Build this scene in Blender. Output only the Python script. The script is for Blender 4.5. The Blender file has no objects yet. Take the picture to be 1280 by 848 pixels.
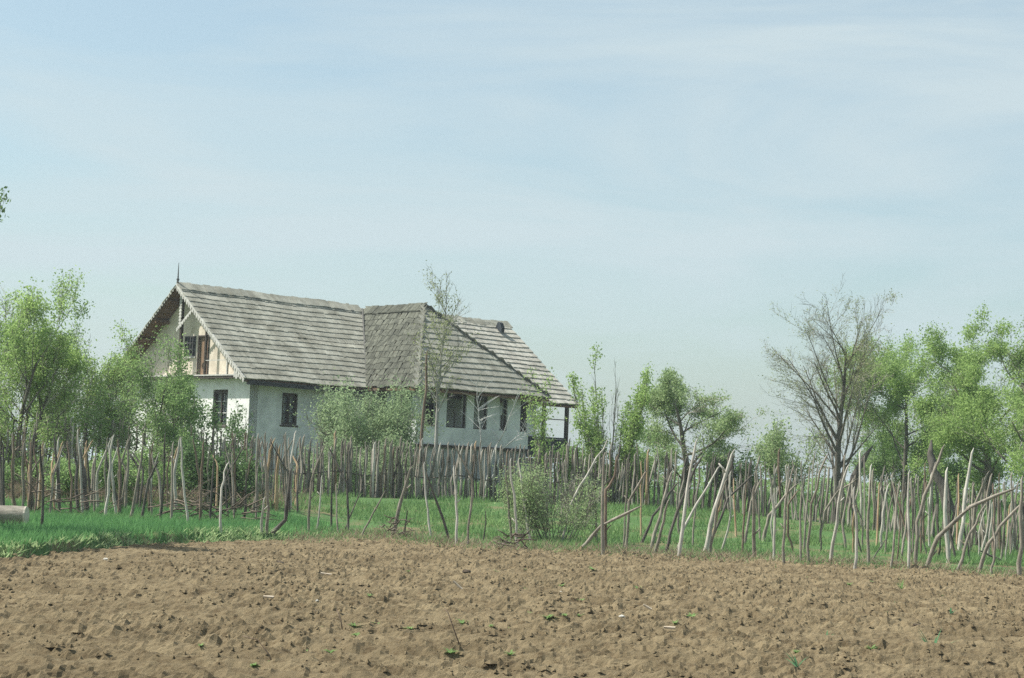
import bpy, math, random
import numpy as np
from mathutils import Vector, Matrix
R = math.radians
SC = bpy.context.scene
COL = SC.collection
rnd = random.Random(11)

# ------------------------------------------------------------------ camera
F = 2400.0; CX, CY = 640.0, 424.0
CAMZ = 1.5
PITCH = math.atan(168.0 / F); ROLL = 0.04
cam_d = bpy.data.cameras.new('camera'); cam = bpy.data.objects.new('camera', cam_d); COL.objects.link(cam)
MM = Matrix.Rotation(math.pi / 2 + PITCH, 4, 'X') @ Matrix.Rotation(ROLL, 4, 'Z')
cam.matrix_world = Matrix.Translation((0, 0, CAMZ)) @ MM
cam_d.sensor_width = 36; cam_d.lens = F / 1280 * 36
cam_d.clip_start = 0.5; cam_d.clip_end = 20000
SC.camera = cam
M3 = np.array(MM.to_3x3())
ORI = np.array([0, 0, CAMZ])
def ray(x, y): return M3 @ np.array([(x - CX) / F, (CY - y) / F, -1.0])
def atY(x, y, Y):
    d = ray(x, y); return ORI + d * (Y / d[1])

# ------------------------------------------------------------------ terrain
_per = {}
def vnoise(x, y, seed=0):
    x = np.asarray(x, float); y = np.asarray(y, float)
    if seed not in _per: _per[seed] = np.random.RandomState(seed + 5).rand(256, 256)
    T = _per[seed]
    xi = np.floor(x).astype(int); yi = np.floor(y).astype(int)
    fx = x - xi; fy = y - yi
    fx = fx * fx * (3 - 2 * fx); fy = fy * fy * (3 - 2 * fy)
    a = T[xi & 255, yi & 255]; b = T[(xi + 1) & 255, yi & 255]; c = T[xi & 255, (yi + 1) & 255]; d = T[(xi + 1) & 255, (yi + 1) & 255]
    return (a * (1 - fx) + b * fx) * (1 - fy) + (c * (1 - fx) + d * fx) * fy
def sstep(a, b, x):
    t = np.clip((x - a) / (b - a), 0, 1); return t * t * (3 - 2 * t)
EDGE = np.array([(-4000, 24), (-30, 23), (-7.4, 25.2), (-6.8, 26.6), (-6.5, 31), (-5.6, 34.8), (-4.0, 38.0), (-2.6, 40.2), (-0.6, 37.6), (1.9, 36.9), (4.5, 36.8), (7.5, 35.6), (9.5, 33.6), (12, 31.5), (30, 22), (4000, 20)], float)
def edgeY(x): return np.interp(x, EDGE[:, 0], EDGE[:, 1])
def ground_z(x, y):
    x = np.asarray(x, float); y = np.asarray(y, float)
    e = edgeY(x)
    z = 0.68 * sstep(39.0, 52.5, y) + 0.28 * sstep(52, 66, y)
    z = z - 0.25 * sstep(72, 110, y) - 5.0 * sstep(105, 300, y) - 14 * sstep(300, 1500, y)
    z = z + 0.16 * sstep(0, 1.0, y - e) * sstep(-3.4, -5.2, x) * (1 - sstep(44, 50, y))
    z = z + 0.04 * sstep(0, 0.8, y - e)
    return z
def soil_relief(x, y):
    yy = y + 0.16 * x
    w = vnoise(x * .5, y * .5, 9)
    fur = 0.058 * np.sin(yy * 2 * math.pi / 0.78 + 2.6 * w + .8 * np.sin(x * .35))
    big = 0.05 * (vnoise(x * .55, y * .45, 1) - .5)
    c1 = vnoise(x * 2.3 + 7, y * 1.8, 2); c2 = vnoise(x * 5.2, y * 4.3 + 3, 3); c3 = vnoise(x * 11, y * 9, 4)
    c4 = vnoise(x * 9.3 + 11, y * 8.1, 6); c5 = vnoise(x * 17 + 5, y * 14, 7); c6 = vnoise(x * 31, y * 26 + 9, 8)
    rough = vnoise(x * .9 + 3, y * .8, 10); q = lambda n, t: np.sqrt(np.clip(n - t, 0, 1))
    patch = np.clip((vnoise(x * .42 + 31, (y + .3 * x) * .9, 13) - .38) * 3.2, .25, 1.15)
    clod = .02 * (c1 - .5) + .052 * q(c2, .62) * patch + .064 * q(c4, .62) * patch + .046 * q(c5, .58) * (.3 + rough) + .022 * (c6 - .5) * (.5 + rough) + .02 * (c3 - .5) - .05 * np.clip(.32 - c2, 0, 1)
    return fur + big + clod
def gz(x, y): return float(ground_z(x, y))
def on_ground(px, py):
    d = ray(px, py); Ys = np.arange(8, 75, .02); t = Ys / d[1]
    P = ORI + d[None] * t[:, None]; h = ground_z(P[:, 0], P[:, 1]); k = np.nonzero(P[:, 2] <= h)[0]
    p = P[k[0]] if len(k) else P[-1]
    p[2] = gz(p[0], p[1]); return p

# ------------------------------------------------------------------ materials
def nt(name):
    m = bpy.data.materials.new(name); m.use_nodes = True
    t = m.node_tree; b = t.nodes['Principled BSDF']; b.inputs['Specular IOR Level'].default_value = .2
    return m, t, b
def lk(t, a, b): t.links.new(a, b)
def mat(name, c1, c2, scale=3, rough=.9, bump=0.0, bscale=30, stretch=(1, 1, 1), island=0.0, detail=5, contrast=(.35, .65), spec=.2):
    m, t, b = nt(name)
    tc = t.nodes.new('ShaderNodeTexCoord'); mp = t.nodes.new('ShaderNodeMapping'); mp.inputs['Scale'].default_value = stretch
    lk(t, tc.outputs['Object'], mp.inputs['Vector'])
    n = t.nodes.new('ShaderNodeTexNoise'); n.inputs['Scale'].default_value = scale; n.inputs['Detail'].default_value = detail; n.inputs['Roughness'].default_value = .65
    lk(t, mp.outputs[0], n.inputs['Vector'])
    r = t.nodes.new('ShaderNodeValToRGB'); r.color_ramp.elements[0].position = contrast[0]; r.color_ramp.elements[1].position = contrast[1]
    r.color_ramp.elements[0].color = (*c1, 1); r.color_ramp.elements[1].color = (*c2, 1)
    lk(t, n.outputs['Fac'], r.inputs[0]); out = r.outputs[0]
    if island:
        g = t.nodes.new('ShaderNodeNewGeometry'); mr = t.nodes.new('ShaderNodeMapRange')
        mr.inputs['To Min'].default_value = 1 - island; mr.inputs['To Max'].default_value = 1 + island
        lk(t, g.outputs['Random Per Island'], mr.inputs[0])
        vm = t.nodes.new('ShaderNodeVectorMath'); vm.operation = 'SCALE'; lk(t, out, vm.inputs[0]); lk(t, mr.outputs[0], vm.inputs['Scale']); out = vm.outputs[0]
    lk(t, out, b.inputs['Base Color']); b.inputs['Roughness'].default_value = rough; b.inputs['Specular IOR Level'].default_value = spec
    if bump:
        n2 = t.nodes.new('ShaderNodeTexNoise'); n2.inputs['Scale'].default_value = bscale; n2.inputs['Detail'].default_value = 4
        lk(t, mp.outputs[0], n2.inputs['Vector'])
        bp = t.nodes.new('ShaderNodeBump'); bp.inputs['Strength'].default_value = .7; bp.inputs['Distance'].default_value = bump
        lk(t, n2.outputs['Fac'], bp.inputs['Height']); lk(t, bp.outputs[0], b.inputs['Normal'])
    return m
def leaf_mat(name, c1, c2, trans=.55, noise=.7):
    m = bpy.data.materials.new(name); m.use_nodes = True; t = m.node_tree; t.nodes.clear()
    o = t.nodes.new('ShaderNodeOutputMaterial'); mx = t.nodes.new('ShaderNodeMixShader'); d = t.nodes.new('ShaderNodeBsdfDiffuse'); tr = t.nodes.new('ShaderNodeBsdfTranslucent')
    g = t.nodes.new('ShaderNodeNewGeometry'); tc = t.nodes.new('ShaderNodeTexCoord'); n = t.nodes.new('ShaderNodeTexNoise'); n.inputs['Scale'].default_value = noise; n.inputs['Detail'].default_value = 2
    lk(t, tc.outputs['Object'], n.inputs['Vector'])
    ad = t.nodes.new('ShaderNodeMath'); ad.operation = 'MULTIPLY_ADD'; lk(t, g.outputs['Random Per Island'], ad.inputs[0]); ad.inputs[1].default_value = .6
    sb = t.nodes.new('ShaderNodeMath'); sb.operation = 'SUBTRACT'; lk(t, n.outputs['Fac'], sb.inputs[0]); sb.inputs[1].default_value = .3; lk(t, sb.outputs[0], ad.inputs[2])
    r = t.nodes.new('ShaderNodeValToRGB'); r.color_ramp.elements[0].color = (*c1, 1); r.color_ramp.elements[1].color = (*c2, 1); r.color_ramp.elements[0].position = .05; r.color_ramp.elements[1].position = .85
    lk(t, ad.outputs[0], r.inputs[0]); lk(t, r.outputs[0], d.inputs[0]); lk(t, r.outputs[0], tr.inputs[0]); mx.inputs[0].default_value = trans
    lk(t, d.outputs[0], mx.inputs[1]); lk(t, tr.outputs[0], mx.inputs[2]); lk(t, mx.outputs[0], o.inputs[0])
    return m
MT = {}
MT['shingle'] = mat('weathered_shingle', (.20, .195, .155), (.375, .37, .31), 1.6, .9, .012, 60, (1, 1, 1), .13, 9)
MT['shingle_dark'] = mat('dark_shingle', (.062, .066, .050), (.118, .122, .096), 5, .9, .012, 60, (1, 1, 1), .34)  # darker greenish grey tone for the wing's left slope and ridge
MT['shingle_pale'] = mat('pale_shingle', (.31, .295, .25), (.48, .465, .405), 1.8, .9, .012, 60, (1, 1, 1), .16, 9)
MT['roof_board'] = mat('brown_roof_board', (.10, .060, .035), (.20, .12, .07), 4, .9, .006, 20, (1, 8, 1))
MT['cap'] = mat('dark_ridge_board', (.09, .09, .08), (.17, .165, .15), 6, .9)
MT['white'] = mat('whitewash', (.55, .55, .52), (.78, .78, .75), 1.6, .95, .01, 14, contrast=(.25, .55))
MT['white_shaded'] = mat('weathered_shaded_whitewash', (.43, .44, .43), (.70, .71, .69), 1.3, .95, .012, 12, contrast=(.3, .6))  # same stained whitewash as the gable, greyed to paint in the walls' shade
MT['cream'] = mat('cream_gable_plaster', (.50, .44, .35), (.70, .63, .52), 2.0, .95, .008, 14, contrast=(.3, .6))
MT['base'] = mat('stained_foundation', (.22, .23, .23), (.42, .43, .42), 1.8, .95, .02, 9, contrast=(.3, .6))
MT['trim'] = mat('pale_trim_paint', (.38, .37, .34), (.60, .59, .55), 8, .85)
MT['darkwood'] = mat('dark_wood', (.035, .03, .025), (.08, .065, .05), 5, .8, .004, 40, (1, 1, 6))
MT['door'] = mat('sun_bleached_door', (.15, .10, .065), (.31, .205, .13), 3, .85, .004, 20, (6, 6, 1))
MT['blue'] = mat('blue_grey_shutter', (.10, .13, .16), (.20, .245, .28), 6, .7)
MT['gutter'] = mat('black_gutter', (.012, .012, .014), (.03, .03, .032), 8, .5, spec=.4)
MT['floorb'] = mat('porch_floor_board', (.12, .10, .08), (.22, .19, .15), 4, .9)
MT['inner'] = mat('dim_room_plaster', (.10, .10, .10), (.18, .18, .18), 2, .95)
MT['rail'] = mat('dark_rail_board', (.022, .028, .034), (.055, .065, .075), 5, .85)
MT['metal'] = mat('dull_iron', (.05, .05, .05), (.11, .11, .11), 9, .6)
MT['stake_grey'] = mat('grey_bark', (.145, .128, .102), (.355, .32, .262), 9, .95, .01, 40, (1, 1, .35), contrast=(.3, .7))
MT['stake_pale'] = mat('pale_peeled_wood', (.33, .31, .265), (.58, .55, .48), 8, .9, .006, 40, (1, 1, .3))
MT['stake_dark'] = mat('dark_bark', (.055, .05, .043), (.15, .135, .115), 8, .95, .01, 40, (1, 1, .35))
MT['stake_tan'] = mat('split_tan_wood', (.28, .19, .11), (.50, .37, .235), 8, .9, .006, 40, (1, 1, .3))
MT['stake_brown'] = mat('brown_bark', (.12, .085, .062), (.25, .19, .145), 8, .95, .01, 40, (1, 1, .35))
MT['bark'] = mat('tree_bark', (.075, .068, .056), (.18, .165, .135), 8, .95, .015, 30, (1, 1, .35))
MT['bark_pale'] = mat('pale_tree_bark', (.20, .195, .175), (.42, .41, .37), 8, .95, .01, 30, (1, 1, .35))
MT['bark_white'] = mat('whitish_bark', (.42, .41, .38), (.66, .65, .60), 8, .95, .01, 30, (1, 1, .35))
MT['twig'] = mat('grey_twig', (.22, .20, .165), (.36, .335, .285), 6, .95)
MT['twig_dark'] = mat('dead_twig', (.09, .07, .052), (.20, .165, .13), 6, .95)
MT['log'] = mat('log_bark', (.16, .145, .12), (.34, .31, .26), 7, .95, .02, 18, (.4, 1, 1))
MT['log_end'] = mat('sawn_log_end', (.38, .34, .28), (.60, .55, .47), 9, .9)
MT['clod'] = mat('dark_clod', (.045, .034, .024), (.10, .075, .052), 14, .95, .01, 50)  # dark brown tone, darker than the field soil
MT['stone'] = mat('chalky_stone', (.36, .34, .29), (.60, .58, .52), 20, .9)
MT['chip'] = mat('fresh_wood_chip', (.40, .33, .24), (.60, .52, .42), 20, .9)
LM = {
 'fresh': leaf_mat("fresh_leaf", (.19, .30, .09), (.40, .54, .20)),
 'mid': leaf_mat('mid_leaf', (.18, .29, .105), (.31, .44, .18)),
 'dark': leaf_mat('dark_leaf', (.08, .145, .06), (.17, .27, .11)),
 'willow': leaf_mat('grey_green_leaf', (.21, .29, .15), (.36, .46, .26)),
 'pale': leaf_mat('pale_spring_leaf', (.24, .34, .15), (.40, .50, .26)),
 'bud': leaf_mat('yellowish_bud', (.22, .26, .12), (.36, .40, .20)),
 'grass': leaf_mat('lush_grass', (.095, .23, .09), (.19, .38, .14), .35, .5),
 'grass2': leaf_mat('meadow_grass', (.13, .25, .095), (.24, .37, .145), .35, .35),
 'straw': leaf_mat('dry_straw', (.30, .25, .16), (.46, .40, .27), .3),
 'litter': leaf_mat('dead_litter', (.16, .125, .09), (.31, .25, .18), .25),
 'onion': leaf_mat('blue_green_blade', (.09, .22, .11), (.16, .33, .17)),
}

def soil_mat():
    m, t, b = nt('ploughed_soil')
    tc = t.nodes.new('ShaderNodeTexCoord')
    def noise(s, d=5, r=.6):
        n = t.nodes.new('ShaderNodeTexNoise'); n.inputs['Scale'].default_value = s; n.inputs['Detail'].default_value = d; n.inputs['Roughness'].default_value = r
        lk(t, tc.outputs['Object'], n.inputs['Vector']); return n.outputs['Fac']
    r = t.nodes.new('ShaderNodeValToRGB'); lk(t, noise(1.1, 7, .7), r.inputs[0])
    e = r.color_ramp.elements; e[0].position = .32; e[0].color = (.128, .098, .056, 1); e[1].position = .66; e[1].color = (.248, .197, .118, 1)
    r2 = t.nodes.new('ShaderNodeValToRGB'); lk(t, noise(7, 8, .8), r2.inputs[0])
    e = r2.color_ramp.elements; e[0].position = .32; e[0].color = (.48, .43, .39, 1); e[1].position = .51; e[1].color = (1.08, 1.08, 1.08, 1)
    mx = t.nodes.new('ShaderNodeMix'); mx.data_type = 'RGBA'; mx.blend_type = 'MULTIPLY'; mx.inputs[0].default_value = 1
    lk(t, r.outputs[0], mx.inputs[6]); lk(t, r2.outputs[0], mx.inputs[7])
    lk(t, mx.outputs[2], b.inputs['Base Color']); b.inputs['Roughness'].default_value = .97; b.inputs['Specular IOR Level'].default_value = .1
    bp = t.nodes.new('ShaderNodeBump'); bp.inputs['Distance'].default_value = .035; bp.inputs['Strength'].default_value = .9
    lk(t, noise(20, 9, .8), bp.inputs['Height']); lk(t, bp.outputs[0], b.inputs['Normal'])
    return m
def meadow_mat():
    m, t, b = nt('meadow_ground')
    tc = t.nodes.new('ShaderNodeTexCoord')
    n = t.nodes.new('ShaderNodeTexNoise'); n.inputs['Scale'].default_value = .8; n.inputs['Detail'].default_value = 7; n.inputs['Roughness'].default_value = .7
    lk(t, tc.outputs['Object'], n.inputs['Vector'])
    r = t.nodes.new('ShaderNodeValToRGB'); lk(t, n.outputs['Fac'], r.inputs[0])
    e = r.color_ramp.elements; e[0].position = .36; e[0].color = (.17, .13, .075, 1); e[1].position = .52; e[1].color = (.065, .13, .04, 1)
    lk(t, r.outputs[0], b.inputs['Base Color']); b.inputs['Roughness'].default_value = 1
    return m
MT['soil'] = soil_mat(); MT['meadow'] = meadow_mat()

# ------------------------------------------------------------------ mesh helpers
class MB:
    def __init__(s): s.v = []; s.f = []
    def add(s, vs, fs):
        n = len(s.v); s.v.extend([tuple(map(float, p)) for p in vs]); s.f.extend([tuple(i + n for i in f) for f in fs])
    def box(s, x0, x1, y0, y1, z0, z1):
        s.add([(x0, y0, z0), (x1, y0, z0), (x1, y1, z0), (x0, y1, z0), (x0, y0, z1), (x1, y0, z1), (x1, y1, z1), (x0, y1, z1)],
              [(0, 3, 2, 1), (4, 5, 6, 7), (0, 1, 5, 4), (1, 2, 6, 5), (2, 3, 7, 6), (3, 0, 4, 7)])
    def prism(s, pts, off):
        n = len(pts); off = np.array(off); a = [np.array(p, float) for p in pts]
        s.add(a + [p + off for p in a], [tuple(range(n))[::-1], tuple(range(n, 2 * n))] + [(i, (i + 1) % n, n + (i + 1) % n, n + i) for i in range(n)])
    def beam(s, p, q, w, h, up=(0, 0, 1)):
        p = np.array(p, float); q = np.array(q, float); d = q - p; d /= np.linalg.norm(d)
        u = np.cross(d, up); u /= max(np.linalg.norm(u), 1e-6); v = np.cross(u, d)
        c = [p + u * w * i / 2 + v * h * j / 2 for i, j in ((-1, -1), (1, -1), (1, 1), (-1, 1))]
        s.prism(c, q - p)
    def tube(s, pts, rad, k=5, cap=True):
        pts = [np.array(p, float) for p in pts]; n = len(pts); V = []
        for i, p in enumerate(pts):
            d = pts[min(i + 1, n - 1)] - pts[max(i - 1, 0)]; L = np.linalg.norm(d); d = d / L if L > 1e-9 else np.array([0, 0, 1.])
            a = np.array([1., 0, 0]) if abs(d[0]) < .8 else np.array([0, 1., 0])
            u = np.cross(d, a); u /= np.linalg.norm(u); v = np.cross(d, u)
            for j in range(k):
                t = 2 * math.pi * j / k; V.append(p + (u * math.cos(t) + v * math.sin(t)) * rad[i])
        Fs = [(i * k + j, i * k + (j + 1) % k, (i + 1) * k + (j + 1) % k, (i + 1) * k + j) for i in range(n - 1) for j in range(k)]
        if cap: Fs += [tuple(range(k))[::-1], tuple(range((n - 1) * k, n * k))]
        s.add(V, Fs)
    def build(s, name, m, parent=None, smooth=False, off=None):
        me = bpy.data.meshes.new(name)
        V = np.array(s.v) if s.v else np.zeros((0, 3))
        if off is not None: V = V - np.array(off)
        me.from_pydata([tuple(p) for p in V.tolist()], [], s.f); me.update()
        me.materials.append(m)
        if smooth: me.polygons.foreach_set('use_smooth', [True] * len(me.polygons))
        o = bpy.data.objects.new(name, me); COL.objects.link(o)
        if parent: o.parent = parent
        return o
def poly_obj(name, V, nper, m, parent=None):
    """V: (N*nper,3) array, each run of nper verts one face"""
    me = bpy.data.meshes.new(name); N = len(V) // nper
    me.vertices.add(len(V)); me.vertices.foreach_set('co', np.asarray(V, np.float32).ravel())
    me.loops.add(N * nper); me.loops.foreach_set('vertex_index', np.arange(N * nper, dtype=np.int32))
    me.polygons.add(N); me.polygons.foreach_set('loop_start', np.arange(0, N * nper, nper, dtype=np.int32))
    me.update(calc_edges=True); me.materials.append(m)
    o = bpy.data.objects.new(name, me); COL.objects.link(o)
    if parent: o.parent = parent
    return o
def tag(o, label, cat, group=None):
    o['label'] = label; o['category'] = cat
    if group: o['group'] = group
    return o
def empty(name, loc, label, cat, group=None, rz=0):
    o = bpy.data.objects.new(name, None); COL.objects.link(o); o.location = loc; o.rotation_euler = (0, 0, rz)
    o.empty_display_size = .2
    return tag(o, label, cat, group)
def struct(o): o['kind'] = 'structure'; return o
def stuff(o, label, cat): o['kind'] = 'stuff'; o['label'] = label; o['category'] = cat; return o

# ------------------------------------------------------------------ ground sheets
def axis(parts):
    out = []
    for a, b, st in parts:
        n = max(1, int(round((b - a) / st))); out += list(np.linspace(a, b, n, endpoint=False))
    return out
def geo(a, b, n): return list(np.geomspace(a, b, n))
xs = sorted([-v for v in geo(14.6, 6000, 26)] + axis([(-14, -10, .12), (-10, -9, .05), (-9, 10, .03), (10, 11, .05), (11, 14, .12)]) + [14.0] + geo(14.6, 6000, 26))
ys = [-300, -100, -40, -10, 0, 6, 9] + axis([(10.5, 12.5, .3), (12.5, 22, .035), (22, 41.5, .06), (41.5, 56, .4), (56, 100, 2)]) + geo(100, 9000, 40)
xs = np.array(xs); ys = np.array(ys); nx, ny = len(xs), len(ys)
X, Y = np.meshgrid(xs, ys); e = edgeY(X) + .5 * (vnoise(X * 1.3, Y * 1.3, 21) - .5) + .25 * (vnoise(X * 4, Y * 3, 22) - .5)
Z = ground_z(X, Y); fade = 1 - sstep(-.3, .9, Y - e)
near = (np.abs(X) < 40) & (Y > 5)
Z = Z + np.where(near, soil_relief(X, Y) * (0.35 + .65 * fade) * (1 - .6 * sstep(44, 50, Y)), 0)
Z = Z + np.where(Y > 600, 6 * (vnoise(X / 700, Y / 500, 5) - .5), 0)
V = np.stack([X, Y, Z], -1).reshape(-1, 3)
idx = np.arange(nx * ny).reshape(ny, nx)
Q = np.stack([idx[:-1, :-1], idx[:-1, 1:], idx[1:, 1:], idx[1:, :-1]], -1).reshape(-1, 4)
mask = ((Y < e + 1.1 * sstep(-4.6, -2.5, X)) & (Y > 5)); fm = mask[:-1, :-1].reshape(-1)
def sheet(name, Qs, m):
    used, inv = np.unique(Qs, return_inverse=True); inv = inv.reshape(-1)
    me = bpy.data.meshes.new(name); vv = V[used]
    me.vertices.add(len(vv)); me.vertices.foreach_set('co', vv.astype(np.float32).ravel())
    me.loops.add(len(inv)); me.loops.foreach_set('vertex_index', inv.astype(np.int32))
    me.polygons.add(len(Qs)); me.polygons.foreach_set('loop_start', np.arange(0, len(inv), 4, dtype=np.int32))
    me.update(calc_edges=True); me.polygons.foreach_set('use_smooth', [name != 'ploughed_field'] * len(Qs)); me.materials.append(m)
    o = bpy.data.objects.new(name, me); COL.objects.link(o); return struct(o)
sheet('ploughed_field', Q[fm], MT['soil']); sheet('ground', Q[~fm], MT['meadow'])
def rz_(x, y):
    """actual surface height incl. relief"""
    x = np.asarray(x, float); y = np.asarray(y, float)
    e = edgeY(x) + .5 * (vnoise(x * 1.3, y * 1.3, 21) - .5) + .25 * (vnoise(x * 4, y * 3, 22) - .5)
    return ground_z(x, y) + soil_relief(x, y) * (0.35 + .65 * (1 - sstep(-.3, .9, y - e))) * (1 - .6 * sstep(44, 50, y))

# far hills
def hills():
    mb = MB(); n = 120; V = []
    for i in range(n):
        a = -1.1 + 2.2 * i / (n - 1); d = 4200
        h = -4 + 14 * float(vnoise(i * .12, 3, 31)) + 4 * float(vnoise(i * .5, 8, 31))
        x, y = d * math.sin(a), d * math.cos(a)
        V += [(x * .93, y * .93, -25), (x, y, h), (x * 1.15, y * 1.15, -30)]
    Fs = []
    for i in range(n - 1):
        for k in range(2): Fs.append((i * 3 + k, (i + 1) * 3 + k, (i + 1) * 3 + k + 1, i * 3 + k + 1))
    mb.add(V, Fs); struct(mb.build('hills', mat('hill_woods', (.05, .09, .04), (.09, .13, .06), .01), smooth=True))
hills()

# ------------------------------------------------------------------ the farmhouse (local x along the long side, y along the gable)
TH = R(42.7); C0 = atY(313, 477, 64)
HG = gz(C0[0], C0[1])
house = empty('farmhouse', (C0[0], C0[1], 0), 'old whitewashed farmhouse with grey wooden shingle roof standing behind the stake fences', 'farmhouse', rz=TH)
GZ = HG - .25
def sag(p):
    a, b, z = p
    return (a, b, z - .10 * max(a, 0) / 15 - .05 * math.sin(math.pi * min(max(a / 15, 0), 1)) * (z > 6) + .012 * math.sin(a * 1.9 + 1.1 * b))
def shingles(mb, O, U, Vd, slope_len, lo, hi, expo=.315, w=.14, th=.05, skew=0.0, jit=.009, seed=1, minw=.02):
    rg = random.Random(seed); O, U, Vd = (np.array(q, float) for q in (O, U, Vd)); N = np.cross(U, Vd); N /= np.linalg.norm(N)
    if N[2] < 0: N = -N
    rows = int(slope_len / expo) + 1
    for i in range(rows):
        v0 = i * expo; t0 = v0 / slope_len
        if t0 > .995: break
        a, b = lo(t0), hi(t0); u = a + rg.uniform(-.05, 0); rj = rg.uniform(-.012, .012)
        while u < b:
            ww = w * rg.uniform(.6, 1.35); u1 = min(u + ww, b + .04)
            dv = rg.uniform(-jit, jit) + rj + (.12 * rg.random() ** 6 if rg.random() < .3 else 0) * -1 * .4; lift = th * rg.uniform(.93, 1.08); vt = min(v0 + expo * 1.2, slope_len)
            sk = skew * rg.uniform(.5, 1.2)
            pb0 = O + U * (u + .006) + Vd * (v0 + dv); pb1 = O + U * (u1 - .006) + Vd * (v0 + dv + rg.uniform(-.008, .008))
            pt1 = O + U * (u1 - .006 + sk) + Vd * vt; pt0 = O + U * (u + .006 + sk) + Vd * vt
            q = [pb0 + N * .004, pb1 + N * .004, pb0 + N * lift, pb1 + N * lift, pt0 + N * .014, pt1 + N * .014]
            mb.add([sag(x) for x in q], [(2, 3, 5, 4), (0, 1, 3, 2), (0, 2, 4), (1, 5, 3)])
            u = u1
def vlen(a): return float(np.linalg.norm(a))
A0, A1 = -.62, 14.95; ZE, ZR, BE, BR, BB = 4.27, 7.56, -.55, 3.8, 8.15
def deckslab(mb, pts, th=.06):
    mb.prism([sag(p) for p in pts], (0, 0, -th))
# main front slope
vf = np.array([0, BR - BE, ZR - ZE]); SL = vlen(vf); vf /= SL
mb = MB(); shingles(mb, (0, BE, ZE), (1, 0, 0), vf, SL, lambda t: A0, lambda t: 11.2, seed=3, th=.042)
roof = mb.build('roof', MT['shingle'], house)
mb = MB(); shingles(mb, (0, BE, ZE), (1, 0, 0), vf, SL, lambda t: 9.2 if t > .1 else 10.4, lambda t: A1, seed=5, th=.055)
mb.v = [(p[0], p[1], p[2] + .02) for p in mb.v]
o = mb.build('roof_patch', MT['shingle_pale'], roof)
# main back slope
vb = np.array([0, BR - BB, ZR - ZE]); vb /= vlen(vb)
mb = MB(); shingles(mb, (0, BB, ZE), (1, 0, 0), vb, SL, lambda t: A0, lambda t: A1, seed=4, w=.3)
mb.build('back_slope', MT['shingle'], roof)
# boarding under the slopes
mb = MB()
for i in range(12):
    x0 = A0 + .03 + (A1 - A0 - .06) * i / 12; x1 = A0 + .03 + (A1 - A0 - .06) * (i + 1) / 12
    deckslab(mb, [(x0, BE + .04, ZE - .03), (x1, BE + .04, ZE - .03), (x1, BR, ZR - .03), (x0, BR, ZR - .03)])
    deckslab(mb, [(x0, BB - .04, ZE + .0), (x0, BR, ZR), (x1, BR, ZR), (x1, BB - .04, ZE + .0)])
for k in range(5):                                   # exposed purlin ends under the left slope
    b = 4.3 + k * .85; z = ZR - .14 - (b - BR) * (ZR - ZE) / (BB - BR)
    mb.box(A0 + .05, .3, b - .05, b + .05, z - .12, z)
mb.build('roof_boards', MT['roof_board'], roof)
# wing roof
WA0, WA1, WR, WB, WBA, WZ = 4.5, 10.75, 7.6, -3.3, .2, 4.31
ZW = 7.53
vl = np.array([WR - WA0, 0, ZW - WZ]); LL = vlen(vl); vl /= LL
wroof = MB(); shingles(wroof, (WA0, 0, WZ), (0, 1, 0), vl, LL, lambda t: WB + (WBA - WB) * t, lambda t: -.45 + 4.3 * t, seed=7, th=.03, skew=.16, w=.17, jit=.05)
wing_roof = wroof.build('wing_roof', MT['shingle_dark'], house)
vh = np.array([0, WBA - WB, ZW - WZ]); LH = vlen(vh); vh /= LH
mb = MB(); shingles(mb, (0, WB, WZ), (1, 0, 0), vh, LH, lambda t: WA0 + (WR - WA0) * t, lambda t: WA1 - (WA1 - WR) * t, seed=8)
mb.build('front_hip', MT['shingle'], wing_roof)
vr = np.array([WR - WA1, 0, ZW - WZ]); LR = vlen(vr); vr /= LR
mb = MB(); shingles(mb, (WA1, 0, WZ), (0, 1, 0), vr, LR, lambda t: WB + (WBA - WB) * t, lambda t: -.45 + 4.3 * t, seed=9)
mb.build('side_slope', MT['shingle'], wing_roof)
mb = MB()
d = .03; WZ -= .05; ZW -= .10
deckslab(mb, [(WA0 + d, WB + d, WZ), (WR, WBA, ZW), (WR, BR, ZW), (WA0 + d, -.3, WZ)])
deckslab(mb, [(WA0 + d, WB + d, WZ), (WA1 - d, WB + d, WZ), (WR, WBA, ZW)])
deckslab(mb, [(WA1 - d, WB + d, WZ), (WA1 - d, -.3, WZ), (WR, BR, ZW), (WR, WBA, ZW)])
mb.build('roof_boards', MT['roof_board'], wing_roof); WZ += .05; ZW += .10
# hip boards, valley board, ridge boards
mb = MB()
mb.beam(sag((WA1, WB, WZ + .05)), sag((WR, WBA, ZW + .07)), .10, .07)
mb.beam(sag((4.62, -.42, WZ + .07)), sag((WR - .1, 3.7, ZW + .0)), .05, .07)
mb.build('hip_board', MT['cap'], wing_roof)
mb = MB(); rg = random.Random(4)
x = A0
while x < A1:
    w = rg.uniform(.12, .2); h = rg.uniform(-.015, .02)
    if not (WR - .2 < x < WR + .1):
        mb.prism([sag((x, BR - .30, ZR - .17 + h)), sag((x + w - .01, BR - .30, ZR - .17 + h)), sag((x + w - .01, BR + .05, ZR + .10 + h)), sag((x, BR + .05, ZR + .10 + h))], (0, .0, .03))
    x += w
mb.build('ridge_shingles', MT['shingle'], roof)
mb = MB(); y = WBA - .1
while y < 3.5:
    w = rg.uniform(.12, .2); h = rg.uniform(-.015, .02)
    mb.prism([sag((WR - .28, y, ZW - .22 + h)), sag((WR - .28, y + w, ZW - .22 + h)), sag((WR + .05, y + w, ZW + .09 + h)), sag((WR + .05, y, ZW + .09 + h))], (0, 0, .03)); y += w
mb.build('ridge_shingles', MT['shingle_dark'], wing_roof)
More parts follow.
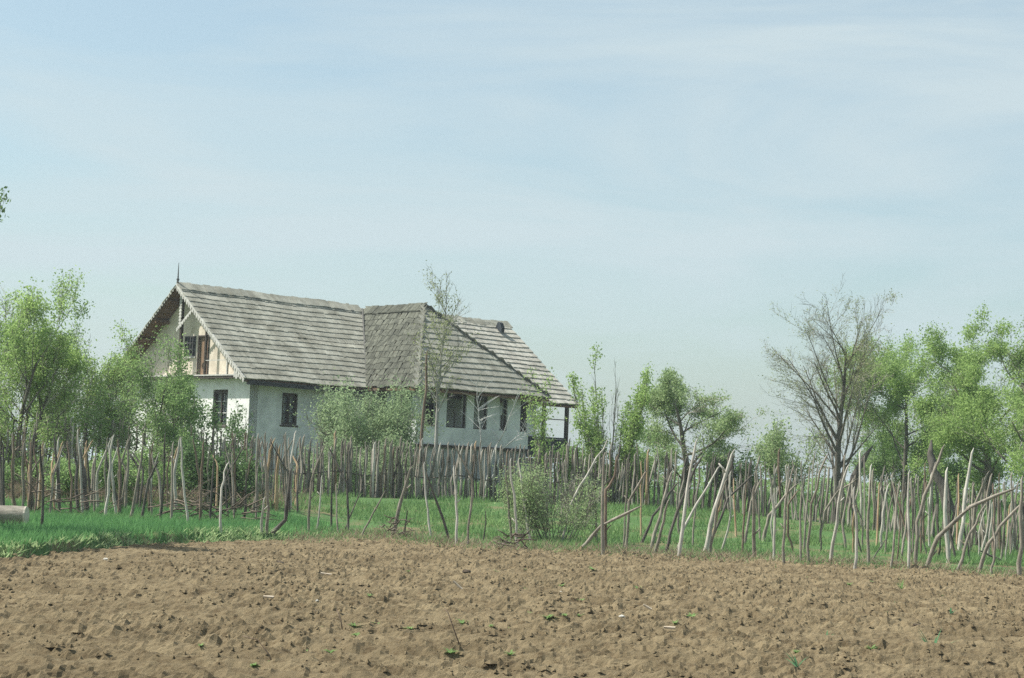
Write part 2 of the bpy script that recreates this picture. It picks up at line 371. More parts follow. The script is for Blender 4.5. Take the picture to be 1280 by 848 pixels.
# iron finial spike at the gable peak
mb = MB(); mb.tube([(A0 + .03, BR, ZR), (A0 + .03, BR, ZR + .35), (A0 + .03, BR, ZR + .78)], [.035, .022, .008], 6)
mb.tube([(A0 + .03, BR, ZR + .16), (A0 + .03, BR, ZR + .22)], [.05, .05], 6); mb.build('finial', MT['metal'], roof)
# small roof vent hood near the far end of the ridge
zc = ZR - .45; bc = BR - .45 / ((ZR - ZE) / (BR - BE))
vent = MB(); pts = [(14.0, bc - .14, zc - .10), (14.0, bc + .16, zc + .14), (14.0, bc + .04, zc + .34), (14.0, bc - .08, zc + .30), (14.0, bc - .17, zc + .12)]
vent.prism(pts, (.03, 0, 0)); vent.prism([(p[0] + .14, p[1], p[2]) for p in pts], (.03, 0, 0))
for i in range(1, 4): vent.prism([pts[i], pts[i + 1], (pts[i + 1][0] + .17, pts[i + 1][1], pts[i + 1][2]), (pts[i][0] + .17, pts[i][1], pts[i][2])], (0, .02, .02))
vent.build('vent_hood', MT['rail'], roof)

# walls with real openings
def wall_cells(mb, axis_, c0, c1, u0, u1, z0, z1, holes):
    us = sorted({u0, u1, *[h[0] for h in holes], *[h[1] for h in holes]}); zs = sorted({z0, z1, *[h[2] for h in holes], *[h[3] for h in holes]})
    for i in range(len(us) - 1):
        for j in range(len(zs) - 1):
            um, zm = (us[i] + us[i + 1]) / 2, (zs[j] + zs[j + 1]) / 2
            if any(h[0] < um < h[1] and h[2] < zm < h[3] for h in holes): continue
            if axis_ == 'x': mb.box(us[i], us[i + 1], c0, c1, zs[j], zs[j + 1])
            else: mb.box(c0, c1, us[i], us[i + 1], zs[j], zs[j + 1])
HW = (1.34, 1.99, 2.84, 3.92); GW = (1.27, 2.15, 2.72, 3.95)
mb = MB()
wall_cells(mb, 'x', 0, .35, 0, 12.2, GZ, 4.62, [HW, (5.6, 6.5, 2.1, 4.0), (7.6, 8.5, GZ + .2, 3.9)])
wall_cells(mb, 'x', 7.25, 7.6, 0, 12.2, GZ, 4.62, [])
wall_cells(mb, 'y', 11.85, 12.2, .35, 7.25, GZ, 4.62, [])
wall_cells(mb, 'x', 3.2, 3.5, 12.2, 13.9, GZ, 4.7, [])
mb.build('side_wall', MT['white_shaded'], house)
mb = MB(); wall_cells(mb, 'y', -.004, .34, .0, 7.6, GZ, 4.43, [GW]); 
gw = mb.build('gable_wall', MT['white'], house)
# cream upper gable
def roofz(b): return ZR - .10 - abs(b - BR) * (ZR - ZE) / (BR - BE)
mb = MB(); DO = (2.58, 3.16, 4.47, 5.78); WO = (3.38, 4.04, 5.14, 5.80)
def gab(b0, b1, z0, z1top):
    """strip b0..b1 from z0 up to roof or z1top"""
    if z1top is None: pts = [(0, b0, z0), (0, b1, z0), (0, b1, roofz(b1)), (0, b0, roofz(b0))]
    else: pts = [(0, b0, z0), (0, b1, z0), (0, b1, z1top), (0, b0, z1top)]
    mb.prism(pts, (.2, 0, 0))
gab(.0, DO[0], 4.43, None); gab(DO[0], DO[1], DO[3], None); gab(DO[1], WO[0], 4.43, None); gab(WO[0], BR, WO[3], None); gab(BR, WO[1], WO[3], None)
gab(WO[0], WO[1], 4.43, WO[2]); gab(WO[1], 7.6, 4.43, None)
mb.build('gable_panel', MT['cream'], house)
# attic door, shutter, windows
mb = MB(); n = 5
for i in range(n): mb.box(.05, .09, DO[0] + .03 + i * .104, DO[0] + .03 + (i + 1) * .104 - .008, DO[2], DO[3])
dr = mb.build('attic_door', MT['door'], house)
mb = MB(); mb.box(-.03, .12, DO[1], DO[1] + .06, DO[2], DO[3] + .05); mb.box(-.03, .12, DO[0] - .05, DO[0], DO[2], DO[3] + .05); mb.box(-.03, .12, DO[0], DO[1], DO[3], DO[3] + .05); mb.build('door_frame', MT['darkwood'], dr)
mb = MB(); mb.box(.06, .08, WO[0], WO[1], WO[2], WO[3])
sh = mb.build('attic_window', MT['blue'], house)
mb = MB()
for i in range(5): y = WO[0] + (WO[1] - WO[0]) * i / 4; mb.box(-.02, .055, y - .018, y + .018, WO[2], WO[3])
for i in range(4): z = WO[2] + (WO[3] - WO[2]) * i / 3; mb.box(-.025, .05, WO[0] - .02, WO[1] + .02, z - .018, z + .018)
mb.build('lattice', MT['metal'], sh)
mb = MB(); mb.box(-.06, .0, WO[0] - .06, WO[1] + .06, WO[2] - .09, WO[2] - .03); mb.build('sill', MT['trim'], sh)
def window(name, ax, c, h, label=None):
    """ax 'x': lies in plane y=c, h=(u0,u1,z0,z1)"""
    def bx(mb, u0, u1, d0, d1, z0, z1):
        if ax == 'x': mb.box(u0, u1, c + d0, c + d1, z0, z1)
        else: mb.box(c + d0, c + d1, u0, u1, z0, z1)
    u0, u1, z0, z1 = h; um = (u0 + u1) / 2; mb = MB()
    fw = .07
    bx(mb, u0 - .03, u0 + fw, -.02, .1, z0 + .0, z1 - .06); bx(mb, u1 - fw, u1 + .03, -.02, .1, z0 + .0, z1 - .06); bx(mb, u0 + fw, u1 - fw, -.02, .1, z0, z0 + .06)
    bx(mb, um - .03, um + .03, .0, .08, z0 + .06, z1 - .05)
    for k in range(8):                              # shallow arched head
        a = u0 - .03 + (u1 - u0 + .06) * k / 8; b = u0 - .03 + (u1 - u0 + .06) * (k + 1) / 8; m_ = (k + .5) / 8; hh = .11 * (1 - (2 * m_ - 1) ** 2)
        bx(mb, a, b, -.02, .1, z1 - .12, z1 - .06 + hh)
    fr = mb.build('window_frame', MT['darkwood'], None)
    mb = MB(); bx(mb, u0, u1, .11, .12, z0, z1); pn = mb.build(name, MT['glass'], house); fr.parent = pn
    for z in (z0 + (z1 - z0) * .36, z0 + (z1 - z0) * .68): mb = MB(); bx(mb, u0 + .05, u1 - .05, .03, .07, z - .015, z + .015); mb.build('glazing_bar', MT['trim'] if ax == 'y' else MT['darkwood'], pn)
    mb = MB(); bx(mb, u0 - .06, u1 + .06, -.06, .02, z0 - .07, z0 - .005); mb.build('sill', MT['darkwood'], pn)
    for ua, ub in ((u0 + .08, um - .06), (um + .06, u1 - .08)): mb = MB(); bx(mb, ua, ub, .14, .15, z0 + .1, z1 - .1); mb.build('curtain', MT['trim'] if ax == 'y' else MT['inner'], pn)
    return pn
m, t, b = nt('old_window_glass'); b.inputs['Base Color'].default_value = (.8, .85, .85, 1); b.inputs['Roughness'].default_value = .08; b.inputs['Transmission Weight'].default_value = .85; b.inputs['Specular IOR Level'].default_value = .5; MT['glass'] = m
window('window', 'x', .05, HW); window('window', 'y', .05, GW)
# floor inside so that windows look into a closed room
mb = MB(); mb.box(.36, 11.8, .36, 7.2, 1.9, 2.0); mb.box(.36, 11.8, .36, 7.2, 4.43, 4.46); mb.box(4.6, 4.7, .36, 7.2, 2.02, 4.42); mb.build('interior_floor', MT['inner'], house)
# balcony ledge across the gable with trim, posts and rail
mb = MB(); mb.box(-.36, -.006, .05, 7.55, 4.40, 4.445); led = mb.build('gable_ledge', MT['trim'], house)
mb = MB(); mb.box(-.34, -.25, .05, 7.55, 4.31, 4.398); mb.build('ledge_beam', MT['darkwood'], led)
for k in range(9): 
    mb = MB(); y = .4 + k * .85; mb.box(-.245, -.01, y, y + .08, 4.30, 4.395); mb.build('joist', MT['darkwood'], led)
mb = MB(); 
for k in range(6):                                  # scalloped cornice return at the corner
    y0 = -.52 + k * .11; z0 = 4.27 + .0; mb.box(-.60, -.55, y0, y0 + .1, z0 + (.05 if k % 2 else 0), 4.27 + (y0 + .57) * .73 + .05)
mb.build('cornice_return', MT['trim'], led)
mb = MB(); px_ = A0 + .28; mb.box(px_ - .05, px_ + .05, BR - .05, BR + .05, 4.45, ZR - .2)
kp = mb.build('king_post', MT['darkwood'], house)
mb = MB()
z = 6.1
while z < ZR - .3: mb.box(px_ - .09, px_ - .055, BR - .07, BR + .07, z, z + .07); mb.box(px_ - .085, px_ - .058, BR - .04, BR + .04, z + .07, z + .11); z += .11
mb.build('carved_trim', MT['trim'], kp)
mb = MB(); by = 2.3; mb.box(-.33, -.26, by - .035, by + .035, 4.45, 5.95); mb.build('balcony_post', MT['darkwood'], led)
mb = MB(); by = .95; mb.box(-.33, -.27, by - .03, by + .03, 4.45, 5.0); mb.build('balcony_post', MT['trim'], led)
mb = MB(); mb.beam((-.30, .95, 4.93), (-.30, 2.3, 4.93), .025, .025); mb.build('balcony_rail', MT['trim'], led)
# bargeboards with saw-tooth lower edge
def barge(sign):
    mb = MB(); n = 34; be = BE if sign < 0 else BB
    for i in range(n):
        t0, t1 = i / n, (i + 1) / n; tm = (t0 + t1) / 2
        p = [np.array([A0 - .03, be + (BR - be) * t, ZE + (ZR - ZE) * t]) for t in (t0, tm, t1)]
        mb.prism([p[0] + (0, 0, .04), p[0] + (0, 0, -.05 if sign < 0 else .01), p[2] + (0, 0, -.05 if sign < 0 else .01), p[2] + (0, 0, .04)], (.03, 0, 0))
        w_ = (p[2] - p[0]) * (.36 if sign < 0 else .26); t_, u_, v_ = (-.045, -.13, -.19) if sign < 0 else (.012, -.05, -.085); mb.prism([p[1] - w_ + (.003, 0, t_), p[1] - w_ * .9 + (.003, 0, u_), p[1] + (.003, 0, v_), p[1] + w_ * .9 + (.003, 0, u_), p[1] + w_ + (.003, 0, t_)], (.022, 0, 0))
    return mb.build('bargeboard', MT['trim'], roof)
barge(-1); barge(1)
mb = MB(); n = 9                                    # toothed diagonal brace from right rake to king post
for i in range(n):
    t0, t1 = i / n, (i + 1) / n; f = lambda t: np.array([A0 + .03, 2.75 + (BR - .05 - 2.75) * t, 6.72 - .72 * t]); a, c, e_ = f(t0), f((t0 + t1) / 2), f(t1)
    mb.prism([a + (0, 0, .05), a + (0, 0, -.03), c + (0, 0, -.11), e_ + (0, 0, -.03), e_ + (0, 0, .05)], (.03, 0, 0))
mb.build('carved_brace', MT['trim'], roof)
# black gutter along the long side
mb = MB(); mb.prism([sag((-.45, BE - .02, ZE - .03)), sag((-.45, BE + .12, ZE - .03)), sag((-.45, BE + .12, ZE - .17)), sag((-.45, BE - .02, ZE - .17))], (4.9, 0, -.05)); mb.build('gutter', MT['gutter'], roof)
# wing walls: veranda with pillars
FB = -2.7; SI = 3.0; LED = 2.36; TOPZ = 4.22
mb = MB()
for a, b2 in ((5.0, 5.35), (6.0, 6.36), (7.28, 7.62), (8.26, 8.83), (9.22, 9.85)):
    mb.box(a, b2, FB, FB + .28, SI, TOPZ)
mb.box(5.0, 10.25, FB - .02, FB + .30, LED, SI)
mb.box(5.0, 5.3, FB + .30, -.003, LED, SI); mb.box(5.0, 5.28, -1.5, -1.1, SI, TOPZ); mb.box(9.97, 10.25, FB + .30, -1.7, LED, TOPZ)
ver = mb.build('veranda_wall', MT['white_shaded'], house)
mb = MB(); mb.box(10.02, 10.2, FB + .02, FB + .2, SI, TOPZ); mb.build('corner_post', MT['darkwood'], ver)
mb = MB(); mb.box(4.96, 10.3, FB - .03, FB + .31, TOPZ, TOPZ + .10); mb.box(4.98, 5.3, FB + .31, -.003, TOPZ, TOPZ + .10); mb.build('lintel', MT['darkwood'], ver)
mb = MB(); mb.box(4.94, 10.31, FB - .10, FB - .022, LED - .06, LED + .03); mb.box(4.90, 4.98, FB - .02, 0 - .01, LED - .06, LED + .03); mb.build('ledge', MT['darkwood'], ver)
mb = MB(); mb.box(5.03, 10.22, FB + .03, -.01, GZ - .1, LED - .061); mb.build('foundation', MT['base'], house)
mb = MB(); mb.box(5.3, 9.95, FB + .30, -.01, LED - .05, LED - .0); mb.build('veranda_floor', MT['floorb'], house)
for a, b2 in ((5.35, 6.0), (6.36, 7.28), (7.62, 8.26), (8.83, 9.22)):
    mb = MB(); mb.box(a, a + .05, FB + .06, FB + .14, SI, TOPZ); mb.box(b2 - .05, b2, FB + .06, FB + .14, SI, TOPZ); mb.box(a + .05, b2 - .05, FB + .06, FB + .14, TOPZ - .06, TOPZ)
    mb.box(a + .05, b2 - .05, FB + .06, FB + .14, SI, SI + .04); mb.box(a + (b2 - a) * .5 - .02, a + (b2 - a) * .5 + .02, FB + .08, FB + .12, SI + .04, SI + .55)
    mb.build('opening_frame', MT['darkwood'], ver)
# main wall below with foundation band
mb = MB(); mb.box(-.05, 5.0, -.05, -.006, GZ, 1.5); mb.box(-.055, -.008, -.05, 7.6, GZ, 1.45); mb.build('foundation_band', MT['base'], house)
# open porch at the far end
mb = MB(); mb.box(10.3, 14.6, -.25, 3.2, 2.02, 2.12); pf = mb.build('porch_floor', MT['floorb'], house)
for a in (10.6, 12.0, 13.3, 14.52):
    mb = MB(); mb.box(a - .06, a + .06, -.36, -.24, GZ, 4.25); mb.build('porch_post', MT['darkwood'], house)
mb = MB(); mb.box(14.44, 14.56, 3.5, 3.62, GZ, 4.4); mb.build('porch_post', MT['darkwood'], house)
mb = MB(); mb.box(10.3, 14.6, -.37, -.23, 4.13, 4.26); mb.build('porch_beam', MT['darkwood'], house)
mb = MB(); x = 10.68
while x < 14.4: mb.box(x, x + .13, -.33, -.30, 2.14, 2.86); x += .14
mb.box(10.66, 14.46, -.36, -.27, 2.865, 2.93); mb.build('porch_railing', MT['rail'], house)
mb = MB(); mb.beam((13.36, -.30, 3.62), (14.46, -.30, 3.62), .035, .035); mb.build('rail_bar', MT['darkwood'], house)
mb = MB(); mb.box(10.35, 13.9, -.16, 3.1, GZ, 2.018); mb.build('porch_base', MT['base'], house)
mb = MB(); mb.box(11.2, 13.1, -.1, -.04, 2.15, 4.1); mb.build('porch_screen', MT['white_shaded'], house)

# ------------------------------------------------------------------ trees
def perp(d, rg):
    a = np.array([rg.gauss(0, 1), rg.gauss(0, 1), rg.gauss(0, 1)]); a -= d * (a @ d); return a / max(np.linalg.norm(a), 1e-6)
def grow(rg, p, d, L, r, lvl, P, out, pts):
    n = P.get('nseg', 5) if lvl < 2 else 4
    path = [p.copy()]; rad = [r]; d = d / np.linalg.norm(d)
    for i in range(n):
        d = d + perp(d, rg) * P['crook'] * rg.uniform(.3, 1) + np.array([0, 0, P['up'] * (1 if lvl else .2)])
        d /= np.linalg.norm(d); p = p + d * L / n; path.append(p.copy()); rad.append(r * (1 - (1 - P.get('tip', .35)) * (i + 1) / n))
    out.append((lvl, path, rad))
    mx = P['levels']
    if lvl >= mx - P.get('leaf_lv', 2):
        for i in range(1, len(path)): pts.append((path[i], lvl)); pts.append(((path[i] + path[i - 1]) / 2, lvl))
    if lvl < mx:
        k = P['nb'][lvl]
        for j in range(k):
            t = P['t0'][lvl] + (1 - P['t0'][lvl]) * (j + rg.random()) / k; f = min(t * n, n - .001); i = int(f)
            q = path[i] + (path[i + 1] - path[i]) * (f - i); dd = path[i + 1] - path[i]; dd /= np.linalg.norm(dd)
            ang = R(P['spread'][lvl] * rg.uniform(.7, 1.25)); nd = dd * math.cos(ang) + perp(dd, rg) * math.sin(ang)
            rr = rad[i] * P.get('rr', .55) * rg.uniform(.8, 1.15)
            grow(rg, q, nd, L * P['lr'][lvl] * rg.uniform(.65, 1.2) * (1.15 - .45 * t), max(rr, P.get('rmin', .006)), lvl + 1, P, out, pts)
KIND = {
 'orchard': dict(levels=4, nb=[6, 5, 5, 3], t0=[.35, .3, .2, .2], spread=[48, 45, 42, 40], lr=[.85, .62, .55, .5], crook=.16, up=.06, tip=.4),
 'bare': dict(levels=4, nb=[22, 9, 6, 4], t0=[.12, .15, .15, .15], spread=[44, 40, 38, 36], lr=[.62, .48, .5, .55], crook=.12, up=.04, tip=.25, rmin=.0038, rr=.47),
 'full': dict(levels=4, nb=[11, 6, 5, 3], t0=[.16, .2, .2, .2], spread=[62, 50, 44, 40], lr=[.62, .6, .55, .5], crook=.16, up=.05, tip=.3, rr=.45),
 'sapling': dict(levels=3, nb=[9, 5, 3], t0=[.3, .25, .2], spread=[42, 40, 38], lr=[.42, .5, .5], crook=.09, up=.07, tip=.2),
 'tall': dict(levels=3, nb=[26, 6, 4], t0=[.44, .2, .2], spread=[36, 36, 34], lr=[.26, .5, .5], crook=.035, up=.06, tip=.12, nseg=8),
 'shoots': dict(levels=2, nb=[9, 3], t0=[.15, .2], spread=[32, 35], lr=[.22, .5], crook=.06, up=.03, tip=.3, leaf_lv=2, nseg=6),
 'bush': dict(levels=3, nb=[6, 5, 4], t0=[.2, .2, .2], spread=[40, 40, 40], lr=[.55, .55, .5], crook=.14, up=.05, tip=.35),
}
def plant(name, kind, x0, x1, ytop, bx, Yd, label, cat, leaf='mid', n_leaf=6000, ls=.07, trunk_r=.12, seed=1, stems=1, lean=(0, 0), bark='bark', group=None, sig=.10, top_bias=0, zlow=None, splay=.25, trim_leaf=None, depth=1.0, part='crown'):
    rg = random.Random(seed); P = KIND[kind]
    base = atY(bx, 600, Yd); base[2] = gz(base[0], Yd) - .05
    L0 = atY(x0, ytop, Yd); R0 = atY(x1, ytop, Yd); H = (L0[2] + R0[2]) / 2 - base[2]; xl, xr = L0[0], R0[0]
    out = []; pts = []
    for s in range(stems):
        a = rg.uniform(0, 6.28); off = np.array([math.cos(a), math.sin(a), 0]) * (0 if stems == 1 else splay * rg.random())
        d = np.array([lean[0], lean[1], 1.0]) if stems == 1 else np.array([math.cos(a) * splay * 1.3 + lean[0], math.sin(a) * splay * 1.3, 1.0])
        grow(rg, off, d, H * rg.uniform(.65, 1) * (.62 if kind in ('orchard', 'bare') else .85), trunk_r * (1 if stems == 1 else rg.uniform(.6, 1)), 0, P, out, pts)
    allp = np.array([q for l, pth, rd in out for q in pth])
    zmax = np.percentile(allp[:, 2], 99.7); lo, hi = np.percentile(allp[:, 0], .4), np.percentile(allp[:, 0], 99.6)
    kx = (xr - xl) / (hi - lo); kz = H / zmax
    cx = base[0]
    def warp(q):
        q = np.asarray(q, float).copy(); z = q[..., 2]; f = np.clip(z / (zmax * .35), 0, 1)
        xx = q[..., 0]; sx = np.where(xx > 0, (xr - cx) / max(hi, .05), (cx - xl) / max(-lo, .05)); sx = np.clip(sx, .25 * kx, 3 * kx)
        q[..., 0] = xx * (kx * (1 - f) + sx * f) if kind != 'tall' else xx * kx; q[..., 1] = q[..., 1] * kx * depth; q[..., 2] = z * kz
        return q
    root = empty(name, tuple(base), label, cat, group)
    mb = MB(); mt = MB()
    for l, pth, rd in out:
        w = [warp(q) for q in pth]
        (mb if l <= 1 else mt).tube(w, rd, 7 if l == 0 else (5 if l == 1 else 3), cap=False)
    mb.build('trunk' if stems == 1 else 'stems', MT[bark], root, True)
    pt = np.array([q for q, l in pts]); rs = np.random.RandomState(seed)
    lw = warp(pt)
    if n_leaf:
        # clumpy leaf density so that sky shows through in patches
        dn = vnoise(lw[:, 0] * 1.7 + seed, lw[:, 2] * 1.7 + lw[:, 1] * 1.1 + 17, seed % 7 + 40); pr = np.clip((dn - .22) * 2.6, .04, 1) ** 1.4
        if trim_leaf: pr = pr * (lw[:, 2] > trim_leaf)
        pr /= pr.sum(); ii = rs.choice(len(lw), n_leaf, p=pr)
        c = lw[ii] + rs.normal(0, sig, (n_leaf, 3)) * np.array([1, 1, .8]); c[:, 2] = np.maximum(c[:, 2], .05)
        u = rs.normal(0, 1, (n_leaf, 3)); u /= np.linalg.norm(u, axis=1)[:, None]
        v = rs.normal(0, 1, (n_leaf, 3)); v -= u * (u * v).sum(1)[:, None]; v /= np.linalg.norm(v, axis=1)[:, None]
        s = ls * rs.uniform(.5, 1.25, (n_leaf, 1)); w_ = s * .55
        Vv = np.stack([c - u * s, c - v * w_ + u * s * .1, c + u * s, c + v * w_ + u * s * .1], 1).reshape(-1, 3)
        cr = poly_obj(part, Vv, 4, LM[leaf], root)
        tw = mt.build('twigs', MT['twig' if not bark.startswith('bark_') else bark], cr) if mt.v else None
    else: mt.build('twigs', MT['twig'], root)
    return root

T = plant
# left group
T('leafy_tree', 'full', -80, 112, 344, 16, 50, 'largest bright green leafy tree at the left edge behind the stake fence', 'tree', 'fresh', 40800, 0.037, .09, 3, stems=3, sig=0.119, splay=.6)
T('leafy_tree', 'full', 50, 185, 412, 118, 53, 'slender light green tree between the left edge tree and the house', 'tree', 'fresh', 18700, 0.036, .05, 5, stems=3, sig=0.119, splay=.5)
T('leafy_tree', 'full', 112, 246, 424, 184, 50, 'rounded green tree overlapping the left corner of the house gable', 'tree', 'mid', 27200, 0.036, .06, 8, stems=3, sig=0.112, splay=.6)
T('leafy_tree', 'bush', -30, 105, 475, 40, 56, 'low green thicket tree at the foot of the left edge tree', 'tree', 'mid', 15300, 0.037, .05, 12, stems=7, sig=0.112, splay=.9)
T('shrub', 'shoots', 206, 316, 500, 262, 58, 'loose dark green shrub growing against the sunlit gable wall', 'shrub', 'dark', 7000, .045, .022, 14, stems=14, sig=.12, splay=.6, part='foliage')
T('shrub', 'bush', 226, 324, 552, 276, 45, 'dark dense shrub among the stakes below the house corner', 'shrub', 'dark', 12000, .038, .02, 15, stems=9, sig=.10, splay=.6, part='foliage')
T('shrub', 'bush', 110, 225, 560, 170, 45.5, 'low green shrub behind the brush in the left stakes', 'shrub', 'mid', 7000, .038, .02, 16, stems=8, sig=.10, splay=.6, part='foliage')
T('shrub', 'bush', -10, 105, 575, 50, 45, 'low leafy shrub among the stakes behind the log', 'shrub', 'mid', 5000, .038, .02, 56, stems=8, sig=.10, splay=.6, part='foliage')
T('willow_bush', 'bush', 386, 534, 474, 460, 57.5, 'big round grey green bush in front of the long house wall', 'bush', 'willow', 42000, .042, .04, 17, stems=20, sig=.17, splay=1.1, part='foliage')
T('willow_bush', 'bush', 376, 524, 542, 446, 54, 'low pale green bush in front of the big round bush', 'bush', 'willow', 15000, .038, .025, 18, stems=14, sig=.13, splay=1.1, part='foliage')
T('birch_sapling', 'tall', 503, 582, 340, 543, 54.3, 'tall slender pale birch with sparse young leaves before the wing roof', 'tree', 'bud', 2600, .030, .075, 20, bark='bark_pale', sig=.06)
T('sapling', 'shoots', 652, 716, 462, 688, 54.2, 'leafy green sapling hiding the right end of the veranda', 'sapling', 'fresh', 2000, .040, .022, 25, stems=4, sig=.13, splay=.25)
T('shrub', 'shoots', 716, 812, 446, 762, 53.6, 'tall spreading shrub of upright leafy shoots right of the house', 'shrub', 'fresh', 12000, .038, .022, 27, stems=22, sig=.08, splay=.75, part='foliage')
T('shrub', 'bush', 700, 815, 540, 756, 54.2, 'low green shrub at the foot of the tall upright shoots', 'shrub', 'mid', 14000, .040, .02, 28, stems=11, sig=.14, splay=.9, part='foliage')
T('shrub', 'bush', 632, 756, 582, 694, 41.0, 'light green shrub tangled in the middle of the near stake fence', 'shrub', 'pale', 13000, .024, .010, 29, stems=26, sig=.13, splay=.9, part='foliage')
T('apple_tree', 'full', 798, 950, 468, 852, 60, 'round light green fruit tree standing alone right of the house', 'tree', 'pale', 30600, 0.035, .13, 33, lean=(.05, 0), sig=0.097)
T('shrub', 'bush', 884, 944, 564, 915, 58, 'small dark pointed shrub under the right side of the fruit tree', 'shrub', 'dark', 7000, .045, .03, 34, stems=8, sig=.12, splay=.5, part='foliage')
T('bare_tree', 'bare', 962, 1120, 364, 1046, 58, 'tall nearly leafless tree with fine grey twigs right of centre', 'tree', 'bud', 9000, .026, .12, 40, sig=.07, bark='bark', lean=(-.03, 0))
T('shrub', 'bush', 945, 1030, 528, 985, 64, 'thin light green shrub left of the leafless tree', 'shrub', 'pale', 6500, .048, .03, 38, stems=8, sig=.17, splay=.7, part='foliage')
T('leafy_tree', 'full', 1046, 1228, 426, 1130, 66, 'green tree with a slender trunk right behind the leafless tree', 'tree', 'fresh', 54400, 0.040, .10, 41, sig=0.142)
T('leafy_tree', 'full', 1140, 1296, 410, 1234, 61, 'wide green tree with a dark forked trunk near the right edge', 'tree', 'fresh', 51000, 0.039, .14, 43, sig=0.134)
T('leafy_tree', 'full', 1192, 1400, 396, 1300, 57, 'tall green tree cut off by the right edge of the picture', 'tree', 'fresh', 54400, 0.040, .14, 47, sig=0.134)
T('leafy_tree', 'bush', 1070, 1190, 515, 1130, 70, 'low leafy tree filling the gap beneath the slender trunked tree', 'tree', 'mid', 27200, 0.042, .04, 48, stems=9, sig=0.149, splay=1.0)
T('shrub', 'bush', 1180, 1300, 560, 1240, 64, 'low green shrub beneath the wide tree near the right edge', 'shrub', 'mid', 9000, .052, .03, 58, stems=8, sig=.17, splay=1.0, part='foliage')
T('roadside_tree', 'orchard', -345, -24, 10, -150, 32, 'tree outside the left edge whose twig tips hang into the sky', 'tree', 'dark', 12000, .04, .16, 51, sig=.06, trim_leaf=2.2)

def pole(name, pts, w, m, label=None, cat=None, parent=None, k=6, seed=0, Yv=None, taper=.65):
    """pts in photo pixels: first point stands on the ground; depth drifts slightly up the pole"""
    rg = random.Random(seed); p0 = on_ground(*pts[0]) if Yv is None else atY(pts[0][0], pts[0][1], Yv)
    if Yv is not None: p0[2] = gz(p0[0], p0[1])
    Y0 = p0[1]; lean = rg.uniform(-.35, .35); W = [p0 - (0, 0, .12)] + [p0]
    for i, q in enumerate(pts[1:]): W.append(atY(q[0], q[1], Y0 + lean * (i + 1) / (len(pts) - 1)))
    # densify with slight crookedness
    D = [W[0]]
    for a, b in zip(W[:-1], W[1:]):
        n = 1 if np.linalg.norm(b - a) < .3 else 3
        for i in range(n):
            q = a + (b - a) * (i + 1) / n
            if n > 1 and i < n - 1: q = q + np.array([rg.gauss(0, .013), rg.gauss(0, .013), 0])
            D.append(q)
    wm = w / F * Y0 / 2; N = len(D)
    rad = [wm * (1.08 - (1.08 - taper) * i / (N - 1)) * rg.uniform(.9, 1.1) for i in range(N)]; rad[-1] *= .75
    tip = D[-1] + (D[-1] - D[-2]) / np.linalg.norm(D[-1] - D[-2]) * wm * 2.2; D.append(tip + np.array([wm * .5, 0, 0])); rad.append(rad[-1] * .25)
    mb = MB()
    off = p0 if parent is None else np.array(parent.location)
    mb.tube([q - off for q in D], rad, k)
    if rg.random() < .35 and N > 4:                  # stub of a side branch
        i = rg.randint(2, N - 2); s = rg.choice((-1, 1)); mb.tube([D[i] - off, D[i] - off + np.array([s * wm * 3.0, 0, wm * 3.5])], [wm * .5, wm * .25], 4)
    o = mb.build(name, MT[m], parent, True)
    if parent is None: o.location = tuple(p0); tag(o, label, cat)
    return o

# loose, individual poles of the near row
pole('leaning_pole', [(722, 691), (751, 658), (797, 635)], 5, 'stake_grey', 'grey pole slanting low to the right across the near fence at the light shrub', 'pole', seed=1)
pole('leaning_pole', [(702, 680), (709, 645), (718, 621), (740, 583), (759, 551)], 3.6, 'stake_pale', 'long thin pale pole bowing up to the right past the light shrub', 'pole', seed=2)
pole('leaning_pole', [(1158, 712), (1172, 672), (1212, 634), (1263, 613)], 6, 'stake_grey', 'thick grey pole arching far over to the right near the right edge', 'pole', seed=3)
pole('leaning_pole', [(1222, 719), (1231, 691), (1250, 658), (1277, 630)], 5, 'stake_grey', 'grey pole bent rightward just beyond the long arching pole', 'pole', seed=4)
pole('leaning_pole', [(1144, 708), (1146, 653), (1163, 604), (1178, 561)], 5.2, 'stake_grey', 'tall grey pole leaning right with its tip against the green trees', 'pole', seed=5)
pole('leaning_pole', [(848, 699), (860, 606), (870, 553)], 5.0, 'stake_pale', 'tallest pale pole in front of the fruit tree trunk', 'pole', seed=6)
pole('leaning_pole', [(562, 678), (549, 636), (534, 595)], 4.2, 'stake_dark', 'dark pole leaning left over the grass below the veranda', 'pole', seed=7)
pole('leaning_pole', [(491, 671), (500, 630), (512.5, 588)], 6, 'stake_grey', 'thick grey pole leaning right beside a twiggy stump left of centre', 'pole', seed=8)
pole('fallen_stick', [(1262, 706), (1244, 697), (1226, 689)], 3.2, 'stake_dark', 'dark stick lying low across the grass at the right edge', 'stick', seed=9)
pole('leaning_pole', [(452, 671), (466, 642), (480, 616)], 2.4, 'stake_grey', 'thin pole tilting right over the open grass left of centre', 'pole', seed=10)
